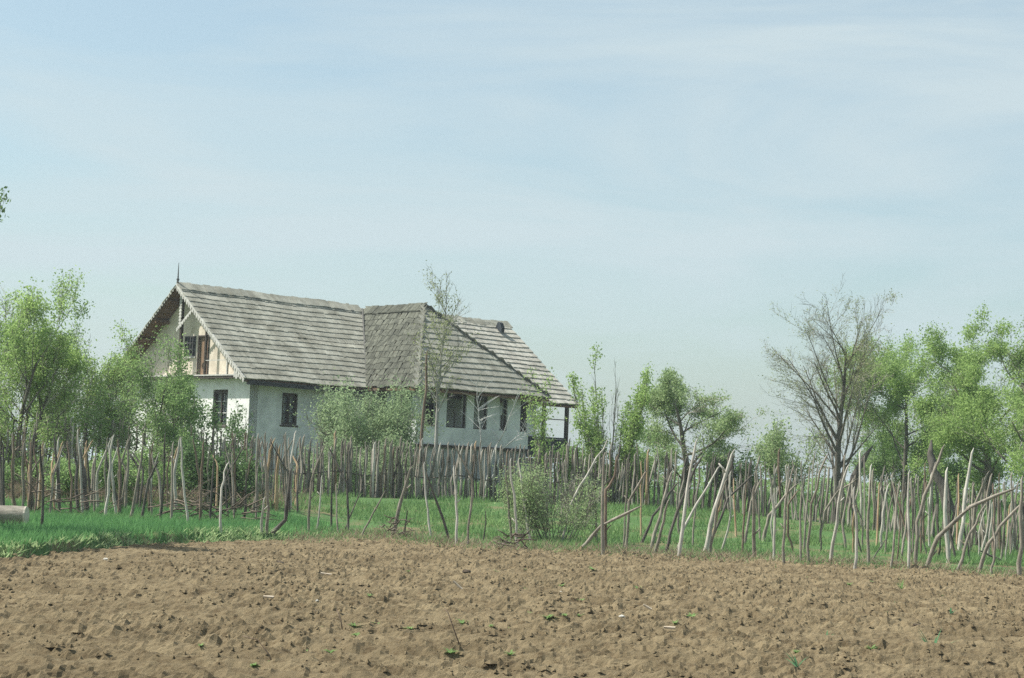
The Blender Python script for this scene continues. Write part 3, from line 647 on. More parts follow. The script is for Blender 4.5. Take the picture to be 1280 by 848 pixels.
# the near fence, stake by stake
nf = empty('stake_fence', (3.4, 38, gz(3.4, 38)), 'broken down fence of crooked grey stakes along the edge of the ploughed field', 'fence')
NF = [
 ([(386, 669), (389, 603), (405, 559)], 3.6, 'g'), ([(396, 666), (402, 597)], 3, 'p'), ([(414, 663), (416, 570)], 3.4, 'd'), ([(423, 669), (420, 607)], 3, 'g'),
 ([(435, 666), (434, 605), (411, 560)], 3.6, 'd'), ([(539, 672), (532, 620), (530, 581)], 3.4, 'p'), ([(570.5, 683), (570, 630), (567, 586)], 4.2, 'p'),
 ([(585, 683), (591, 614), (588, 595), (569, 557)], 3.6, 'g'), ([(639, 677), (636, 630), (632, 588)], 4, 'g'), ([(647, 686), (644, 640), (638, 577)], 4.2, 'p'),
 ([(664, 680), (655, 630), (648, 577)], 3.8, 'p'), ([(707, 682), (720, 658)], 2.6, 'g'), ([(754, 697), (753, 627), (755, 571)], 5.4, 'g'),
 ([(782, 689), (786, 627), (806, 592)], 4.4, 'g'), ([(779, 686), (782, 630), (784, 575)], 3, 'g'), ([(802, 680), (816, 645), (845, 606)], 4.6, 'd'), ([(814, 687), (829, 627), (839, 592)], 5.2, 'g'),
 ([(818, 694), (826, 664), (835, 627)], 5, 'g'), ([(832, 693), (842, 654), (856, 617), (876, 573)], 5, 'd'), ([(846, 690), (858, 654), (897, 586)], 4.6, 'p'),
 ([(881, 693), (893, 638), (915, 568)], 7, 'p'), ([(887, 695), (895, 645), (907, 602)], 4, 'g'), ([(849, 668), (846, 630), (848, 597)], 3.6, 'g'), ([(901.5, 691), (912.5, 649), (913, 592)], 3.4, 'p'),
 ([(884, 690), (910, 623), (939, 595)], 4, 'd'), ([(920, 671), (917, 601)], 3.2, 't'), ([(928, 694), (933, 606)], 3.6, 'b'), ([(943, 698), (942, 612)], 6, 'g'), ([(931, 680), (939, 627), (950, 602)], 4.4, 'g'),
 ([(950, 676), (946, 590)], 3, 'g'), ([(954, 677), (961, 645), (993, 608)], 5.4, 'g'), ([(967, 702), (969, 649), (963, 612)], 3.4, 'p'), ([(968, 672), (971, 611)], 2.8, 'p'), ([(980, 709), (981, 638), (991, 586)], 4.2, 'g'),
 ([(993, 694), (985, 670), (985, 632), (997, 614)], 3.4, 'b'), ([(1001, 706), (1002, 611)], 3.6, 'g'), ([(1005, 694), (1012, 585)], 3.6, 'g'), ([(1011, 707), (1014, 630), (1033, 571)], 4.2, 'g'),
 ([(1025, 680), (1031, 639), (1048, 614), (1070, 600)], 3.2, 'g'), ([(1038, 703), (1048, 630), (1059, 585)], 5, 'p'), ([(1057, 687), (1053, 653), (1062, 607)], 3.8, 'g'), ([(1068, 714), (1071, 663), (1067, 613)], 4.6, 'p'),
 ([(1086, 710), (1085, 646), (1088, 601)], 4.6, 'g'), ([(1096, 682), (1099, 606)], 3.4, 't'), ([(1102, 686), (1104, 640), (1110, 608)], 3.8, 'p'), ([(1113, 714), (1120, 646), (1124, 604)], 3.6, 'g'), ([(1129, 684), (1128, 616)], 3.6, 'g'),
 ([(1135.6, 715), (1136, 592)], 4.2, 'p'), ([(1154.5, 682), (1156, 582)], 4, 'b'), ([(1162, 686), (1160, 625)], 3.8, 'p'), ([(1186, 706), (1181, 639), (1183, 590)], 6, 'p'), ([(1196, 715), (1212, 667), (1231, 632)], 4.4, 'g'),
 ([(1199, 690), (1205, 634), (1215, 566)], 6, 'p'), ([(1196, 684), (1198, 595)], 3.2, 't'), ([(1213, 688), (1219, 630), (1234, 593)], 4.6, 'g'), ([(1275, 727), (1276, 660), (1277, 601)], 6.4, 'g'), ([(1269, 692), (1264, 595)], 4.6, 'g'),
 ([(1258, 693), (1262, 633)], 3.8, 't'), ([(1228, 688), (1226, 640)], 4, 'g'), ([(1244, 692), (1242, 609)], 3.4, 'g'), ([(1250, 694), (1249, 594)], 3, 'b'), ([(866, 684), (869, 620)], 3, 'g'), ([(745, 678), (744, 606)], 3.4, 'b'),
 ([(1076, 690), (1063, 620)], 3, 'd'), ([(1141, 690), (1143, 600)], 3, 'd'), ([(1172, 700), (1176, 660)], 3, 'd'), ([(506, 668), (509, 640)], 3, 'd'), ([(604, 678), (607, 640)], 2.4, 'd'), ([(1091, 700), (1106, 676)], 2.2, 'd'), ([(1213, 705), (1208, 672)], 2.6, 'd'),
 ([(430, 664), (440, 640), (452, 612)], 2.4, 'd'), ([(1240, 722), (1243, 690), (1240, 650)], 3.6, 'g'),
]
MK = {'g': 'stake_grey', 'p': 'stake_pale', 'd': 'stake_dark', 't': 'stake_tan', 'b': 'stake_brown'}
_r = random.Random(8)
for k in range(26):
    xb = _r.choice((_r.uniform(770, 1280), _r.uniform(960, 1280))); yb = 676 + (xb - 770) * .04 + _r.uniform(-4, 10); hgt = _r.uniform(55, 98); l_ = _r.gauss(4, 10); NF.append(([(xb, yb), (xb + l_ * .4 + _r.gauss(0, 3), yb - hgt * .5), (xb + l_, yb - hgt)], _r.uniform(2.0, 3.6), _r.choice('gpdtbg')))
for i, (p, w, c) in enumerate(NF): pole('stake', p, w * .95, MK[c], parent=nf, seed=100 + i)
# near row inside the left thicket
lf = empty('stake_fence', (-7.5, 43, gz(-7.5, 43)), 'row of weathered upright stakes in the leafy thicket behind the grass bank', 'fence')
LF = [([(236, 659), (229, 600), (226, 551)], 3.6, 'p'), ([(250, 657), (252, 600), (254, 555)], 4.2, 'b'), ([(276, 668), (277, 610), (284, 581)], 3.8, 'p'), ([(333, 670), (334, 620), (331, 545)], 4.6, 'g'), ([(327, 668), (330, 625)], 4, 'p'),
 ([(346, 640), (346, 595), (349, 561)], 5.0, 't'), ([(357, 626), (357, 572)], 3.4, 'b'), ([(320, 655), (322, 585)], 3.2, 'g'), ([(305, 655), (308, 590)], 3.2, 'd'), ([(52, 664), (54, 600), (50, 560)], 4, 'd'), ([(103, 648), (101, 590), (97, 540)], 3.4, 'p'), ([(109, 645), (106, 600), (100, 565)], 7, 'd'),
 ([(131, 652), (136, 600), (141, 548)], 4.2, 'p'), ([(162, 654), (172, 600), (178, 560)], 4, 'g'), ([(152, 647), (140, 600), (133, 575)], 5, 'd'), ([(176, 655), (186, 600), (196, 580)], 4.2, 'd'), ([(200, 655), (205, 600), (206, 545)], 3.6, 'd'), ([(75, 645), (72, 590), (68, 548)], 4.4, 'd'), ([(38, 645), (38, 600), (42, 545)], 4.6, 'd'),
 ([(18, 648), (16, 600), (17, 548)], 4.2, 'b'), ([(5, 650), (4, 560)], 4.5, 'd'), ([(28, 646), (30, 555)], 3.6, 'g'), ([(62, 648), (66, 596), (78, 560)], 3.6, 'g'), ([(88, 648), (90, 600), (84, 555)], 3.4, 'b'), ([(118, 646), (120, 560)], 3.2, 'g'), ([(148, 648), (150, 595), (147, 552)], 3.6, 'b'), ([(190, 650), (187, 560)], 3.2, 'g'), ([(214, 655), (216, 556)], 3.8, 'g'), ([(262, 656), (268, 566)], 3.4, 'd'), ([(293, 655), (290, 570)], 3.0, 'g'), ([(372, 640), (374, 575)], 3.2, 'd')]
_r = random.Random(31)
for k in range(62):
    xb = _r.uniform(-8, 372); yb = _r.uniform(632, 646) - max(0, (xb - 230) * .03) + (6 if _r.random() < .3 else 0); LF.append(([(xb, yb), (xb + _r.gauss(0, 3), yb - 50), (xb + _r.gauss(0, 8), _r.uniform(542, 575))], _r.uniform(2.4, 4.6), _r.choice('gpdtbbdgg')))
for i, (p, w, c) in enumerate(LF): pole('stake', p, w, MK[c], parent=lf, seed=300 + i)

# far palisade
ff = empty('palisade_fence', (0, 52, gz(0, 52)), 'long dense fence of upright grey stakes between the grass and the house', 'fence')
FP = [(-16, 47.5), (-12, 48.5), (-8, 50.5), (-3, 52), (2, 52.3), (5.5, 51), (8, 48.5), (10, 45.5), (12, 42.5), (14.5, 40)]
FP = np.array(FP, float); seg = np.hypot(*(FP[1:] - FP[:-1]).T); cum = np.r_[0, np.cumsum(seg)]
s = 0; items = []; rg = random.Random(77)
while s < cum[-1]:
    x = np.interp(s, cum, FP[:, 0]) ; y = np.interp(s, cum, FP[:, 1]) + rg.gauss(0, .12)
    pxx = CX + F * x / y; dens = 1.0
    st = .052 if -8 < x < 3.2 else (.085 if x < -8 else .09)
    s += st * rg.uniform(.45, 1.6)
    h = rg.gauss(1.42, .13) if x < 3.5 else rg.gauss(1.3, .24)
    if x < -7.5: h += .25
    r = rg.uniform(.016, .038); c = rg.choices('gpdtb', (40, 12, 22, 6, 20))[0]; vis = (-60 < pxx < 1330)
    items.append((x, y, h, r, c, vis))
items = [i for i in items if i[5]]
order = sorted(range(len(items)), key=lambda k: -items[k][2] * items[k][3])
big = set(order[:100]); rest = {}
for k, (x, y, h, r, c, v) in enumerate(items):
    z = gz(x, y) - .05; lx, ly = rg.gauss(0, .06 if x < 3.5 else .13), rg.gauss(0, .05)
    lx2 = rg.gauss(0, .025)
    D = [np.array([x, y, z - .1]), np.array([x + lx * .4 + lx2, y, z + h * .4]), np.array([x + lx * .7 - lx2, y + ly, z + h * .75]), np.array([x + lx, y + ly, z + h]), np.array([x + lx + r * .7, y + ly, z + h + r * 2.5])]
    rad = [r * 1.1, r, r * .9, r * .75, r * .2]
    if k in big:
        mb = MB(); mb.tube([q - np.array(ff.location) for q in D], rad, 5); mb.build('stake', MT[MK[c]], ff, True)
    else:
        rest.setdefault('x', MB()).tube([q - np.array(ff.location) for q in D], rad, 4)
MT['mixed_stake'] = mat('mixed_old_wood', (.13, .115, .095), (.30, .28, .24), 1.5, .95, island=.55)
o = rest['x'].build('thin_stakes', MT['mixed_stake'], ff); o['kind'] = 'stuff'
mb = MB()                                            # woven rails still holding in the middle stretch
for (sa, sb, zz) in ((8.5, 19.5, .62),):
    W = []
    n = 60
    for i in range(n + 1):
        q = sa + (sb - sa) * i / n; x = np.interp(q, cum, FP[:, 0]); y = np.interp(q, cum, FP[:, 1]) + .10 * (-1) ** i; W.append(np.array([x, y, gz(x, y) + zz + .05 * math.sin(i * .7)]) - np.array(ff.location))
    mb.tube(W, [.016] * len(W), 4)
mb.build('woven_rail', MT['stake_dark'], ff)

# ------------------------------------------------------------------ single features
# small whitish sapling before the veranda
b_ = atY(606, 600, 53.6); b_[2] = gz(b_[0], 53.6)
bs = empty('bare_sapling', tuple(b_), 'small whitish almost bare sapling in front of the veranda', 'sapling')
for k, (P_, w_) in enumerate([([(606, 600), (601, 545), (598, 510), (596, 478)], 2.6), ([(604, 600), (618, 562), (630, 540), (642, 510), (648, 490)], 2.4), ([(606, 600), (628, 562), (646, 546), (668, 540)], 2.2)]): pole('stem', P_, w_, 'bark_white', parent=bs, k=5, seed=900 + k, Yv=53.6, taper=.3)
mb = MB(); rg = random.Random(91)
for k in range(46):
    a = rg.choice([[(601, 545), (598, 510), (596, 478)], [(618, 562), (630, 540), (642, 510), (648, 490)], [(628, 562), (646, 546), (668, 540)]]); i = rg.randrange(len(a) - 1); f = rg.random(); x = a[i][0] * (1 - f) + a[i + 1][0] * f; y = a[i][1] * (1 - f) + a[i + 1][1] * f
    p = atY(x, y, 53.6) - b_; L = rg.uniform(.25, .8); an = rg.uniform(.2, 1.3); sg = rg.choice((-1, 1)); d = np.array([sg * math.cos(an), rg.uniform(-.4, .4), math.sin(an)]) * L; mb.tube([p, p + d * .5 + (0, 0, .02), p + d], [.009, .007, .004], 3)
mb.build('twigs', MT['bark_white'], bs)
# dead brown trunk beside the birch
pole('dead_trunk', [(524, 592), (528, 530), (533, 488), (533.5, 442)], 5.2, 'stake_brown', 'thin dead brown trunk standing left of the slender birch', 'dead tree', seed=61, Yv=54.0, taper=.55)
pole('broken_trunk', [(1188, 640), (1180, 610), (1166, 588), (1163, 566)], 15, 'stake_dark', 'thick dark broken trunk leaning left under the right hand trees', 'dead tree', seed=62, Yv=55, k=9)
pole('gnarled_stump', [(337, 670), (345, 662), (357, 650), (361, 615), (363, 590)], 5.5, 'stake_dark', 'gnarled dark stem curving up from the end of the grass bank', 'stump', seed=63, k=7)
# crooked brown hook hanging on a near stake
pole('crooked_branch', [(757, 690), (757, 613), (768, 596), (771, 573)], 4.6, 'stake_brown', 'crooked brown branch hooked around the grey stake beside the light shrub', 'branch', seed=64, k=6)
# old dark trunks at the foot of the bare tree
pole('broken_trunk', [(1062, 622), (1068, 596), (1078, 578), (1083, 568)], 11, 'stake_dark', 'short dark trunk forking right from the foot of the leafless tree', 'dead tree', seed=65, Yv=57.5, k=8)
# log
lg = on_ground(12, 658); lp = atY(9, 645, lg[1])
logr = 13.5 / F * lg[1]
logo = empty('log', tuple(lp), 'pale cut log lying on the grass bank at the left edge', 'log')
mb = MB(); Nn = 18; cs = []
for i in range(9):
    t = i / 8; cs.append((np.array([-1.5 + 1.82 * t, .22 * (1 - t), -.03 * (1 - t)]), logr * (1 + .04 * math.sin(i * 2.1))))
V = []
for c, r in cs:
    for j in range(Nn):
        a = 2 * math.pi * j / Nn; rr = r * (1 + .05 * math.sin(3 * a + c[0] * 2)); V.append(c + np.array([0.0, math.cos(a) * rr, math.sin(a) * rr]))
mb.add(V, [(i * Nn + j, i * Nn + (j + 1) % Nn, (i + 1) * Nn + (j + 1) % Nn, (i + 1) * Nn + j) for i in range(8) for j in range(Nn)]); mb.build('bark', MT['log'], logo, True)
mb = MB(); mb.add([V[8 * Nn + j] + np.array([.03 * (1), 0, 0]) for j in range(Nn)] + [V[8 * Nn + j] for j in range(Nn)], [tuple(range(Nn))] + [(j, (j + 1) % Nn, Nn + (j + 1) % Nn, Nn + j) for j in range(Nn)]); mb.build('cut_end', MT['log_end'], logo)
# brush piles: tangled sticks
def brush(px, py, w, n, label, seed, hgt=.5):
    rg = random.Random(seed); b = on_ground(px, py); mb = MB(); wm = w / F * b[1]
    for i in range(n):
        p = np.array([rg.uniform(-.5, .5) * wm, rg.uniform(-.3, .3), rg.uniform(.0, hgt * .6)]); a = rg.uniform(-.35, .8); L = rg.uniform(.3, .9) * wm * .6
        d = np.array([math.cos(a) * rg.choice((-1, 1)), rg.uniform(-.4, .4), math.sin(a)]) * L; m_ = p + d * .5 + np.array([0, 0, rg.uniform(-.06, .08)])
        r = rg.uniform(.005, .02); mb.tube([p, m_, p + d], [r, r * .8, r * .4], 4)
    o = mb.build('brush_pile', MT['twig_dark'], None, True); o.location = tuple(b); return tag(o, label, 'brush pile')
brush(268, 655, 100, 60, 'tangled heap of dead brown twigs among the stakes below the gable', 71, .8)
brush(82, 648, 90, 30, 'loose bare twigs leaning among the stakes above the log', 73, 1.0)
brush(496, 674, 34, 26, 'small dark twiggy stump at the foot of the thick leaning pole', 75, .7)
brush(640, 690, 44, 30, 'low scrub of dead twigs around the trio of pale stakes', 77, .6)
#brush(760, 698, 36, 26, 'clump of dead twigs at the foot of the low slanting pole', 79, .3)
#brush(897, 700, 50, 26, 'dry twigs at the foot of the thick pale leaning stake', 81, .5)
#brush(1090, 712, 80, 34, 'dry twigs along the foot of the right part of the fence', 83, .4)
# stones, chips, weeds and onion plants on the field
def blob(name, px, py, size, m, label, cat, seed, group=None, flat=.6, src=None):
    p = on_ground(px, py); p[2] = float(rz_(p[0], p[1])); rg = random.Random(seed)
    import bmesh
    bm = bmesh.new(); bmesh.ops.create_icosphere(bm, subdivisions=2, radius=size)
    for v in bm.verts: v.co *= 1 + rg.uniform(-.22, .22); v.co.z *= flat
    me = bpy.data.meshes.new(name); bm.to_mesh(me); bm.free(); me.materials.append(m); o = bpy.data.objects.new(name, me); COL.objects.link(o); o.location = (p[0], p[1], p[2] + size * .25)
    return tag(o, label, cat, group)
SL_ = 'small chalky white stone on the brown ploughed soil'
for i, (x, y, s_) in enumerate([(132, 705, .03), (270, 781, .016), (301, 738, .015), (411, 818, .018), (514, 813, .018), (533, 818, .012), (477, 824, .012), (501, 724, .016), (675, 765, .017), (701, 745, .016), (777, 779, .026), (957, 810, .014), (1081, 767, .014), (1103, 833, .012), (1225, 781, .013), (1238, 799, .013), (324, 704, .018), (234, 823, .015), (396, 760, .014)]):
    blob('stone', x, y, s_ * 1.35, MT['stone'], SL_, 'stone', 500 + i, 'white stones scattered on the field')
def chip(px, py, L, w, ang, label, seed):
    p = on_ground(px, py); p[2] = float(rz_(p[0], p[1])) + .02 + abs(math.sin(ang)) * L * .8; mb = MB()
    mb.prism([(-L, -w, 0), (L * .8, -w * .8, .005), (L, w * .3, .012), (L * .3, w, .006), (-L * .9, w * .8, 0)], (0, 0, .018)); o = mb.build('wood_chip', MT['chip']); o.location = tuple(p); o.rotation_euler = (.3, ang, .2); tag(o, label, 'wood chip')
chip(571, 743, .085, .022, .75, 'largest pale wood chip lying on the soil near the middle', 1)
chip(808, 773, .055, .016, .55, 'short pale wood chip on the soil right of the middle', 2)
chip(836, 799, .06, .012, .1, 'thin straw coloured sliver in the lower right of the soil', 3)
chip(335, 757, .06, .014, .1, 'pale wood sliver on the soil in the lower left', 4)
chip(410, 724, .11, .014, .15, 'long pale sliver on the soil below the end of the grass bank', 5)
blob('soil_clod', 743, 827, .095, MT['clod'], 'large dark lump near the bottom centre of the field', 'clod', 601, flat=.45)  # dark lump standing in for a dark hole in the soil
blob('soil_clod', 893, 780, .06, MT['clod'], 'dark clod beside small weeds right of centre', 'clod', 602, flat=.5)
blob('soil_clod', 583, 722, .055, MT['clod'], 'dark clod in the soil above the largest wood chip', 'clod', 603, flat=.6)
blob('soil_clod', 349, 706, .08, MT['clod'], 'dark clod in the soil below the end of the grass bank', 'clod', 604, flat=.6)
blob('soil_clod', 1146, 790, .045, MT['clod'], 'small dark clod left of the largest onion plant', 'clod', 605, flat=.6)
# twigs standing in the soil
def twig(pts, label, seed):
    p0 = on_ground(*pts[0]); p0[2] = float(rz_(p0[0], p0[1])) - .02; W = [p0] + [atY(x, y, p0[1] + .03 * i) for i, (x, y) in enumerate(pts[1:])]
    mb = MB(); mb.tube([q - p0 for q in W], [.006, .005, .004, .003][:len(W)], 5); o = mb.build('twig', MT['stake_brown'], None, True); o.location = tuple(p0); tag(o, label, 'twig')
twig([(575, 812), (566, 783), (560, 766), (556, 761)], 'thin brown twig standing in the soil at bottom centre', 1)
twig([(341, 834), (336, 818), (322, 800), (303, 795)], 'thin bowed brown twig in the soil at lower left', 2)
twig([(428, 792), (426, 775), (421, 762)], 'short dark twig poking from the soil left of centre', 3)
twig([(186, 802), (176, 806), (162, 812)], 'brown stick lying on the soil at lower left', 4)
def leafplant(name, n, L, w, mkey, seed, up=.6, curve=.5):
    rg = random.Random(seed); V = []
    for i in range(n):
        a = rg.uniform(0, 6.28); l = L * rg.uniform(.6, 1.1); d = np.array([math.cos(a), math.sin(a) * .8, 0]); sd = np.array([-d[1], d[0], 0]); p = np.zeros(3); el = rg.uniform(up * .5, min(1.45, up * 1.4)); prev = (p - sd * w * .4, p + sd * w * .4)
        for k in range(4):
            p = p + (d * math.cos(el) + np.array([0, 0, math.sin(el)])) * l / 4; el -= curve / 4 * rg.uniform(.5, 1.5); ww = w * (1 - ((k + 1) / 4) ** 2) + .001; cur = (p - sd * ww, p + sd * ww)
            V += [prev[0], prev[1], cur[1], cur[0]]; prev = cur
    return poly_obj(name, np.array(V), 4, LM[mkey])
WL = 'small green weed sprouting from the ploughed soil'; protoW = []
for k in range(3): protoW.append(leafplant('weed', 11 + 3 * k, .09 + .02 * k, .018, 'mid', 30 + k, .6, .6))
spots = [(236, 818), (250, 816), (287, 840), (316, 836), (333, 824), (381, 786), (404, 785), (470, 780), (443, 786), (445, 803), (512, 789), (532, 762), (545, 816), (577, 784), (601, 752), (615, 793), (632, 788), (685, 782), (656, 716), (654, 742), (724, 777), (757, 818), (785, 808), (726, 757), (737, 732), (768, 769), (740, 720), (937, 766), (969, 754), (879, 780), (857, 788), (843, 790), (620, 718), (588, 806)]
rg = random.Random(5)
spots += [(rg.uniform(380, 1270), rg.uniform(718, 830)) for _ in range(45)]
for i, (x, y) in enumerate(spots):
    src = protoW[i % 3]; o = src if i < 3 else src.copy()
    if i >= 3: COL.objects.link(o)
    p = on_ground(x, y); p[2] = float(rz_(p[0], p[1])); o.location = tuple(p); o.rotation_euler = (0, 0, rg.uniform(0, 6)); s_ = rg.uniform(.4, 1.0); o.scale = (s_, s_, s_); tag(o, WL, 'weed', 'small weeds on the ploughed soil')
for i, (x, y, L, n, lab) in enumerate([(1166, 812, .30, 8, 'largest spreading onion plant with splayed blades at lower right'), (1127, 742, .20, 12, 'dark upright tuft of onion blades at the field edge below the fence'), (1118, 760, .16, 6, 'blue green onion plant just below the dark upright tuft'), (1188, 776, .15, 4, 'small upright onion plant right of the largest one and higher up'), (1158, 783, .12, 4, 'thin onion plant above the largest one'), (996, 848, .20, 6, 'onion plant cut off by the bottom edge of the picture'), (1033, 797, .14, 4, 'faint thin onion plant left of the largest one')]):
    o = leafplant('onion_plant', n, L, .012 if i != 1 else .01, 'onion' if i != 1 else 'mid', 60 + i, .95, .35); p = on_ground(x, y); p[2] = float(rz_(p[0], p[1])); o.location = tuple(p); tag(o, lab, 'onion plant')
for i, (x, y, s_) in enumerate([(150, 690, 1.0), (165, 694, .8), (128, 688, .8), (90, 697, .7)]):
    pass

# ------------------------------------------------------------------ grass
def blades(name, n, region, h, w, mkey, label, seed, bend=.5, clump=None, cat='grass'):
    rs = np.random.RandomState(seed); x, y = region(rs, n); z = rz_(x, y) - .02
    if clump is not None:
        dn = vnoise(x * clump, y * clump, seed % 9 + 60); keep = rs.rand(len(x)) < np.clip((dn - .3) * 2.5, .03, 1); x, y, z = x[keep], y[keep], z[keep]
    n = len(x); a = rs.uniform(0, 2 * math.pi, n); hh = h * rs.uniform(.45, 1.25, n); ww = w * rs.uniform(.6, 1.3, n)
    b = rs.normal(0, bend, n) * hh; c = rs.normal(0, bend, n) * hh
    P0 = np.stack([x - np.cos(a) * ww, y - np.sin(a) * ww, z], 1); P1 = np.stack([x + np.cos(a) * ww, y + np.sin(a) * ww, z], 1); P2 = np.stack([x + b, y + c, z + hh], 1)
    return stuff(poly_obj(name, np.stack([P0, P1, P2], 1).reshape(-1, 3), 3, LM[mkey]), label, cat)
def reg_bank(rs, n):
    x = rs.uniform(-13, -2.9, n); y = rs.uniform(24.5, 43, n); e_ = edgeY(x) + .25 * rs.randn(n) * .6; k = (y > e_ + .15) & (rs.rand(n) < np.clip((-3.4 - x) * .9, .04, 1)) & (rs.rand(n) < np.clip((y - edgeY(x)) * .9 + .1, 0, 1)); return x[k], y[k]
def reg_mid(rs, n):
    y = rs.uniform(38.2, 53, n); x = rs.uniform(-15, 15, n); k = (y > edgeY(x) + 1.5 + .8 * rs.randn(n)); return x[k], y[k]
def reg_back(rs, n): return rs.uniform(-20, 24, n), rs.uniform(53, 72, n)
def reg_margin(rs, n):
    x = rs.uniform(-4.2, 14, n); y = edgeY(x) + rs.normal(.5, .95, n); return x, y
_rb = reg_bank
def reg_bank(rs, n):
    x, y = _rb(rs, n); k = ~((x < lp[0] + .55) & (y < lg[1] + .3) & (y > lg[1] - 3.5)) | (rs.rand(len(x)) < .12); return x[k], y[k]
def reg_bankedge(rs, n):
    x = rs.uniform(-9, -3.5, n); y = edgeY(x) + np.abs(rs.normal(.2, 1.1, n)); return x, y
blades('low_weeds', 9000, reg_bankedge, .10, .028, 'pale', 'pale broad leaved weeds along the lower edge of the grass bank', 14, .8, clump=1.3, cat='weeds')
blades('bank_grass', 130000, reg_bank, .17, .011, 'grass', 'thick dark green grass covering the bank at the left', 1, .35)
blades('meadow_grass', 130000, reg_mid, .17, .014, 'grass2', 'short green grass on the strip between the two fences', 2, .4, clump=.9)
blades('back_grass', 40000, reg_back, .28, .03, 'grass2', 'rough grass around the house and the trees behind the far fence', 3, .4)
blades('margin_grass', 24000, reg_margin, .11, .010, 'grass2', 'sparse green grass along the edge of the ploughed field', 4, .6, clump=1.6)
blades('dry_grass', 42000, reg_margin, .085, .008, 'straw', 'dry straw and dead grass around the feet of the near stakes', 5, 1.1, clump=1.2, cat='dry grass')
def reg_weed(rs, n):
    y = rs.uniform(14, 37, n); x = rs.uniform(-9, 11, n); k = (y < edgeY(x)); return x[k], y[k]
def reg_litter(rs, n):
    x = rs.uniform(-16, -3.5, n); y = rs.uniform(44.5, 50.5, n); k = rs.rand(n) < np.clip((-4.6 - x) * .35, 0, 1); return x[k], y[k]
blades('dead_stalks', 16000, reg_litter, .30, .012, 'litter', 'brown dead stalks and litter between the rows of stakes at the left', 8, .8, cat='dead stalks')
blades('dead_stems', 5000, reg_margin, .20, .010, 'litter', 'dead brown stems and litter at the foot of the near stakes', 12, 1.0, cat='dead stems')
# distant hedge behind the far fence
def hedge():
    rs = np.random.RandomState(9); n = 60000; x = rs.uniform(2, 60, n); y = 78 + rs.normal(0, 1.6, n) + .1 * x; hgt = .5 + 1.6 * vnoise(x * .35, x * 0 + 3, 66) * vnoise(x * 1.1, x * 0 + 5, 67)
    z = ground_z(x, y) + rs.rand(n) ** .8 * hgt; c = np.stack([x, y, z], 1); u = rs.normal(0, 1, (n, 3)); u /= np.linalg.norm(u, axis=1)[:, None]; v = rs.normal(0, 1, (n, 3)); v -= u * (u * v).sum(1)[:, None]; v /= np.linalg.norm(v, axis=1)[:, None]; s = .06 * rs.uniform(.5, 1.2, (n, 1))
    stuff(poly_obj('hedge', np.stack([c - u * s, c - v * s * .6, c + u * s, c + v * s * .6], 1).reshape(-1, 3), 4, LM['mid']), 'low green hedgerow far behind the fences on the right', 'hedge')
hedge()
# clods / straw crumbs scattered over the field
def crumbs():
    rs = np.random.RandomState(3); n = 60000; x, y = reg_weed(rs, n); n = len(x); s = .006 + .030 * rs.rand(n) ** 2.4; s = s * (1 + .7 * (rs.rand(n) < .03)); kk = rs.rand(n) < np.clip((vnoise(x * 1.1, y * .9, 12) - .25) * 2.2, .12, 1); x, y, s = x[kk], y[kk], s[kk]; n = len(x); z = rz_(x, y) + s * .3
    dirs = np.array([(1, 0, 0), (0, 1, 0), (-1, 0, 0), (0, -1, 0), (0, 0, .8)], float); V = []
    J = rs.uniform(.6, 1.3, (n, 5, 1)); P = np.stack([x, y, z], 1)[:, None, :] + dirs[None] * J * s[:, None, None]
    tris = [(0, 1, 4), (1, 2, 4), (2, 3, 4), (3, 0, 4)]
    Vv = np.stack([P[:, list(t)] for t in tris], 1).reshape(-1, 3)
    stuff(poly_obj('soil_crumbs', Vv, 3, MT['soil']), 'crumbled clods of soil strewn over the ploughed field', 'soil')
crumbs()

# ------------------------------------------------------------------ haze
USE_HAZE = True
if USE_HAZE:
    mb = MB(); mb.box(-7000, 7000, -320, 9300, -34, 16.5); o = mb.build('haze', None or MT['soil']); me = o.data; me.materials.clear()
    m = bpy.data.materials.new('haze_air'); m.use_nodes = True; t = m.node_tree; t.nodes.clear(); ou = t.nodes.new('ShaderNodeOutputMaterial'); pv = t.nodes.new('ShaderNodeVolumePrincipled')
    pv.inputs['Color'].default_value = (.80, .90, .96, 1); pv.inputs['Density'].default_value = .0006; pv.inputs['Anisotropy'].default_value = .2
    lk(t, pv.outputs[0], ou.inputs['Volume']); me.materials.append(m); o['kind'] = 'stuff'; o['label'] = 'thin pale blue haze in the air over the whole scene'; o['category'] = 'haze'

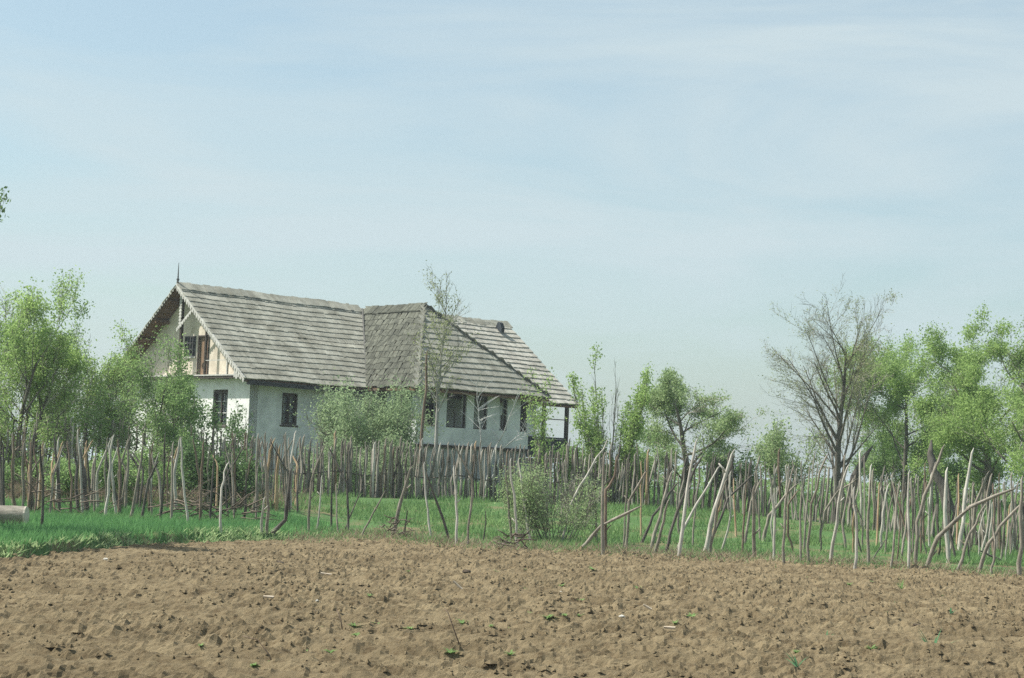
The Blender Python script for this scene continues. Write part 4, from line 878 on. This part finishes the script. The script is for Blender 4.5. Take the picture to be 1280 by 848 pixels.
# ------------------------------------------------------------------ light and sky
azrel = R(50); S_ = np.array([math.cos(TH), math.sin(TH)]); G_ = np.array([-math.sin(TH), math.cos(TH)])
hd = -S_ * math.cos(azrel) + G_ * math.sin(azrel); EL = R(52)
sv = Vector((hd[0] * math.cos(EL), hd[1] * math.cos(EL), math.sin(EL)))
sun_d = bpy.data.lights.new('sun', 'SUN'); sun_d.energy = 3.7; sun_d.angle = R(.53); sun_d.color = (1, .955, .88)
sun = bpy.data.objects.new('sun', sun_d); COL.objects.link(sun); sun.rotation_euler = sv.to_track_quat('Z', 'Y').to_euler(); sun.location = (-60, -10, 90)
w = bpy.data.worlds.new('World'); SC.world = w; w.use_nodes = True; t = w.node_tree; bg = t.nodes['Background']
sk = t.nodes.new('ShaderNodeTexSky'); sk.sky_type = 'NISHITA'; sk.sun_disc = False; sk.sun_elevation = EL; sk.sun_rotation = math.atan2(hd[0], hd[1]); sk.air_density = 1.0; sk.dust_density = 2.0; sk.ozone_density = .4
tc = t.nodes.new('ShaderNodeTexCoord'); mp = t.nodes.new('ShaderNodeMapping'); mp.inputs['Scale'].default_value = (1.5, 1.5, 9); mp.inputs['Rotation'].default_value = (0, .12, 0); lk(t, tc.outputs['Generated'], mp.inputs[0])
n = t.nodes.new('ShaderNodeTexNoise'); n.inputs['Scale'].default_value = 1.6; n.inputs['Detail'].default_value = 7; n.inputs['Roughness'].default_value = .55; n.inputs['Distortion'].default_value = .6; lk(t, mp.outputs[0], n.inputs['Vector'])
r = t.nodes.new('ShaderNodeMapRange'); r.inputs['From Min'].default_value = .42; r.inputs['From Max'].default_value = .62; r.inputs['To Min'].default_value = .35; r.inputs['To Max'].default_value = .9; lk(t, n.outputs['Fac'], r.inputs[0])
mx = t.nodes.new('ShaderNodeMix'); mx.data_type = 'RGBA'; lk(t, r.outputs[0], mx.inputs[0]); tn = t.nodes.new('ShaderNodeMix'); tn.data_type = 'RGBA'; tn.blend_type = 'MULTIPLY'; tn.inputs[0].default_value = 1; tn.inputs[7].default_value = (.56, .635, .60, 1); lk(t, sk.outputs[0], tn.inputs[6]); lk(t, tn.outputs[2], mx.inputs[6]); mx.inputs[7].default_value = (2.42, 2.86, 3.02, 1)
lk(t, mx.outputs[2], bg.inputs[0]); bg.inputs[1].default_value = .13
SC.view_settings.view_transform = 'Standard'; SC.view_settings.look = 'None'; SC.view_settings.gamma = 1; SC.view_settings.exposure = 1.0; SC.view_settings.use_curve_mapping = False
SC.render.engine = 'CYCLES'; SC.cycles.max_bounces = 6; SC.cycles.transparent_max_bounces = 8; SC.cycles.volume_bounces = 0; SC.cycles.use_denoising = False
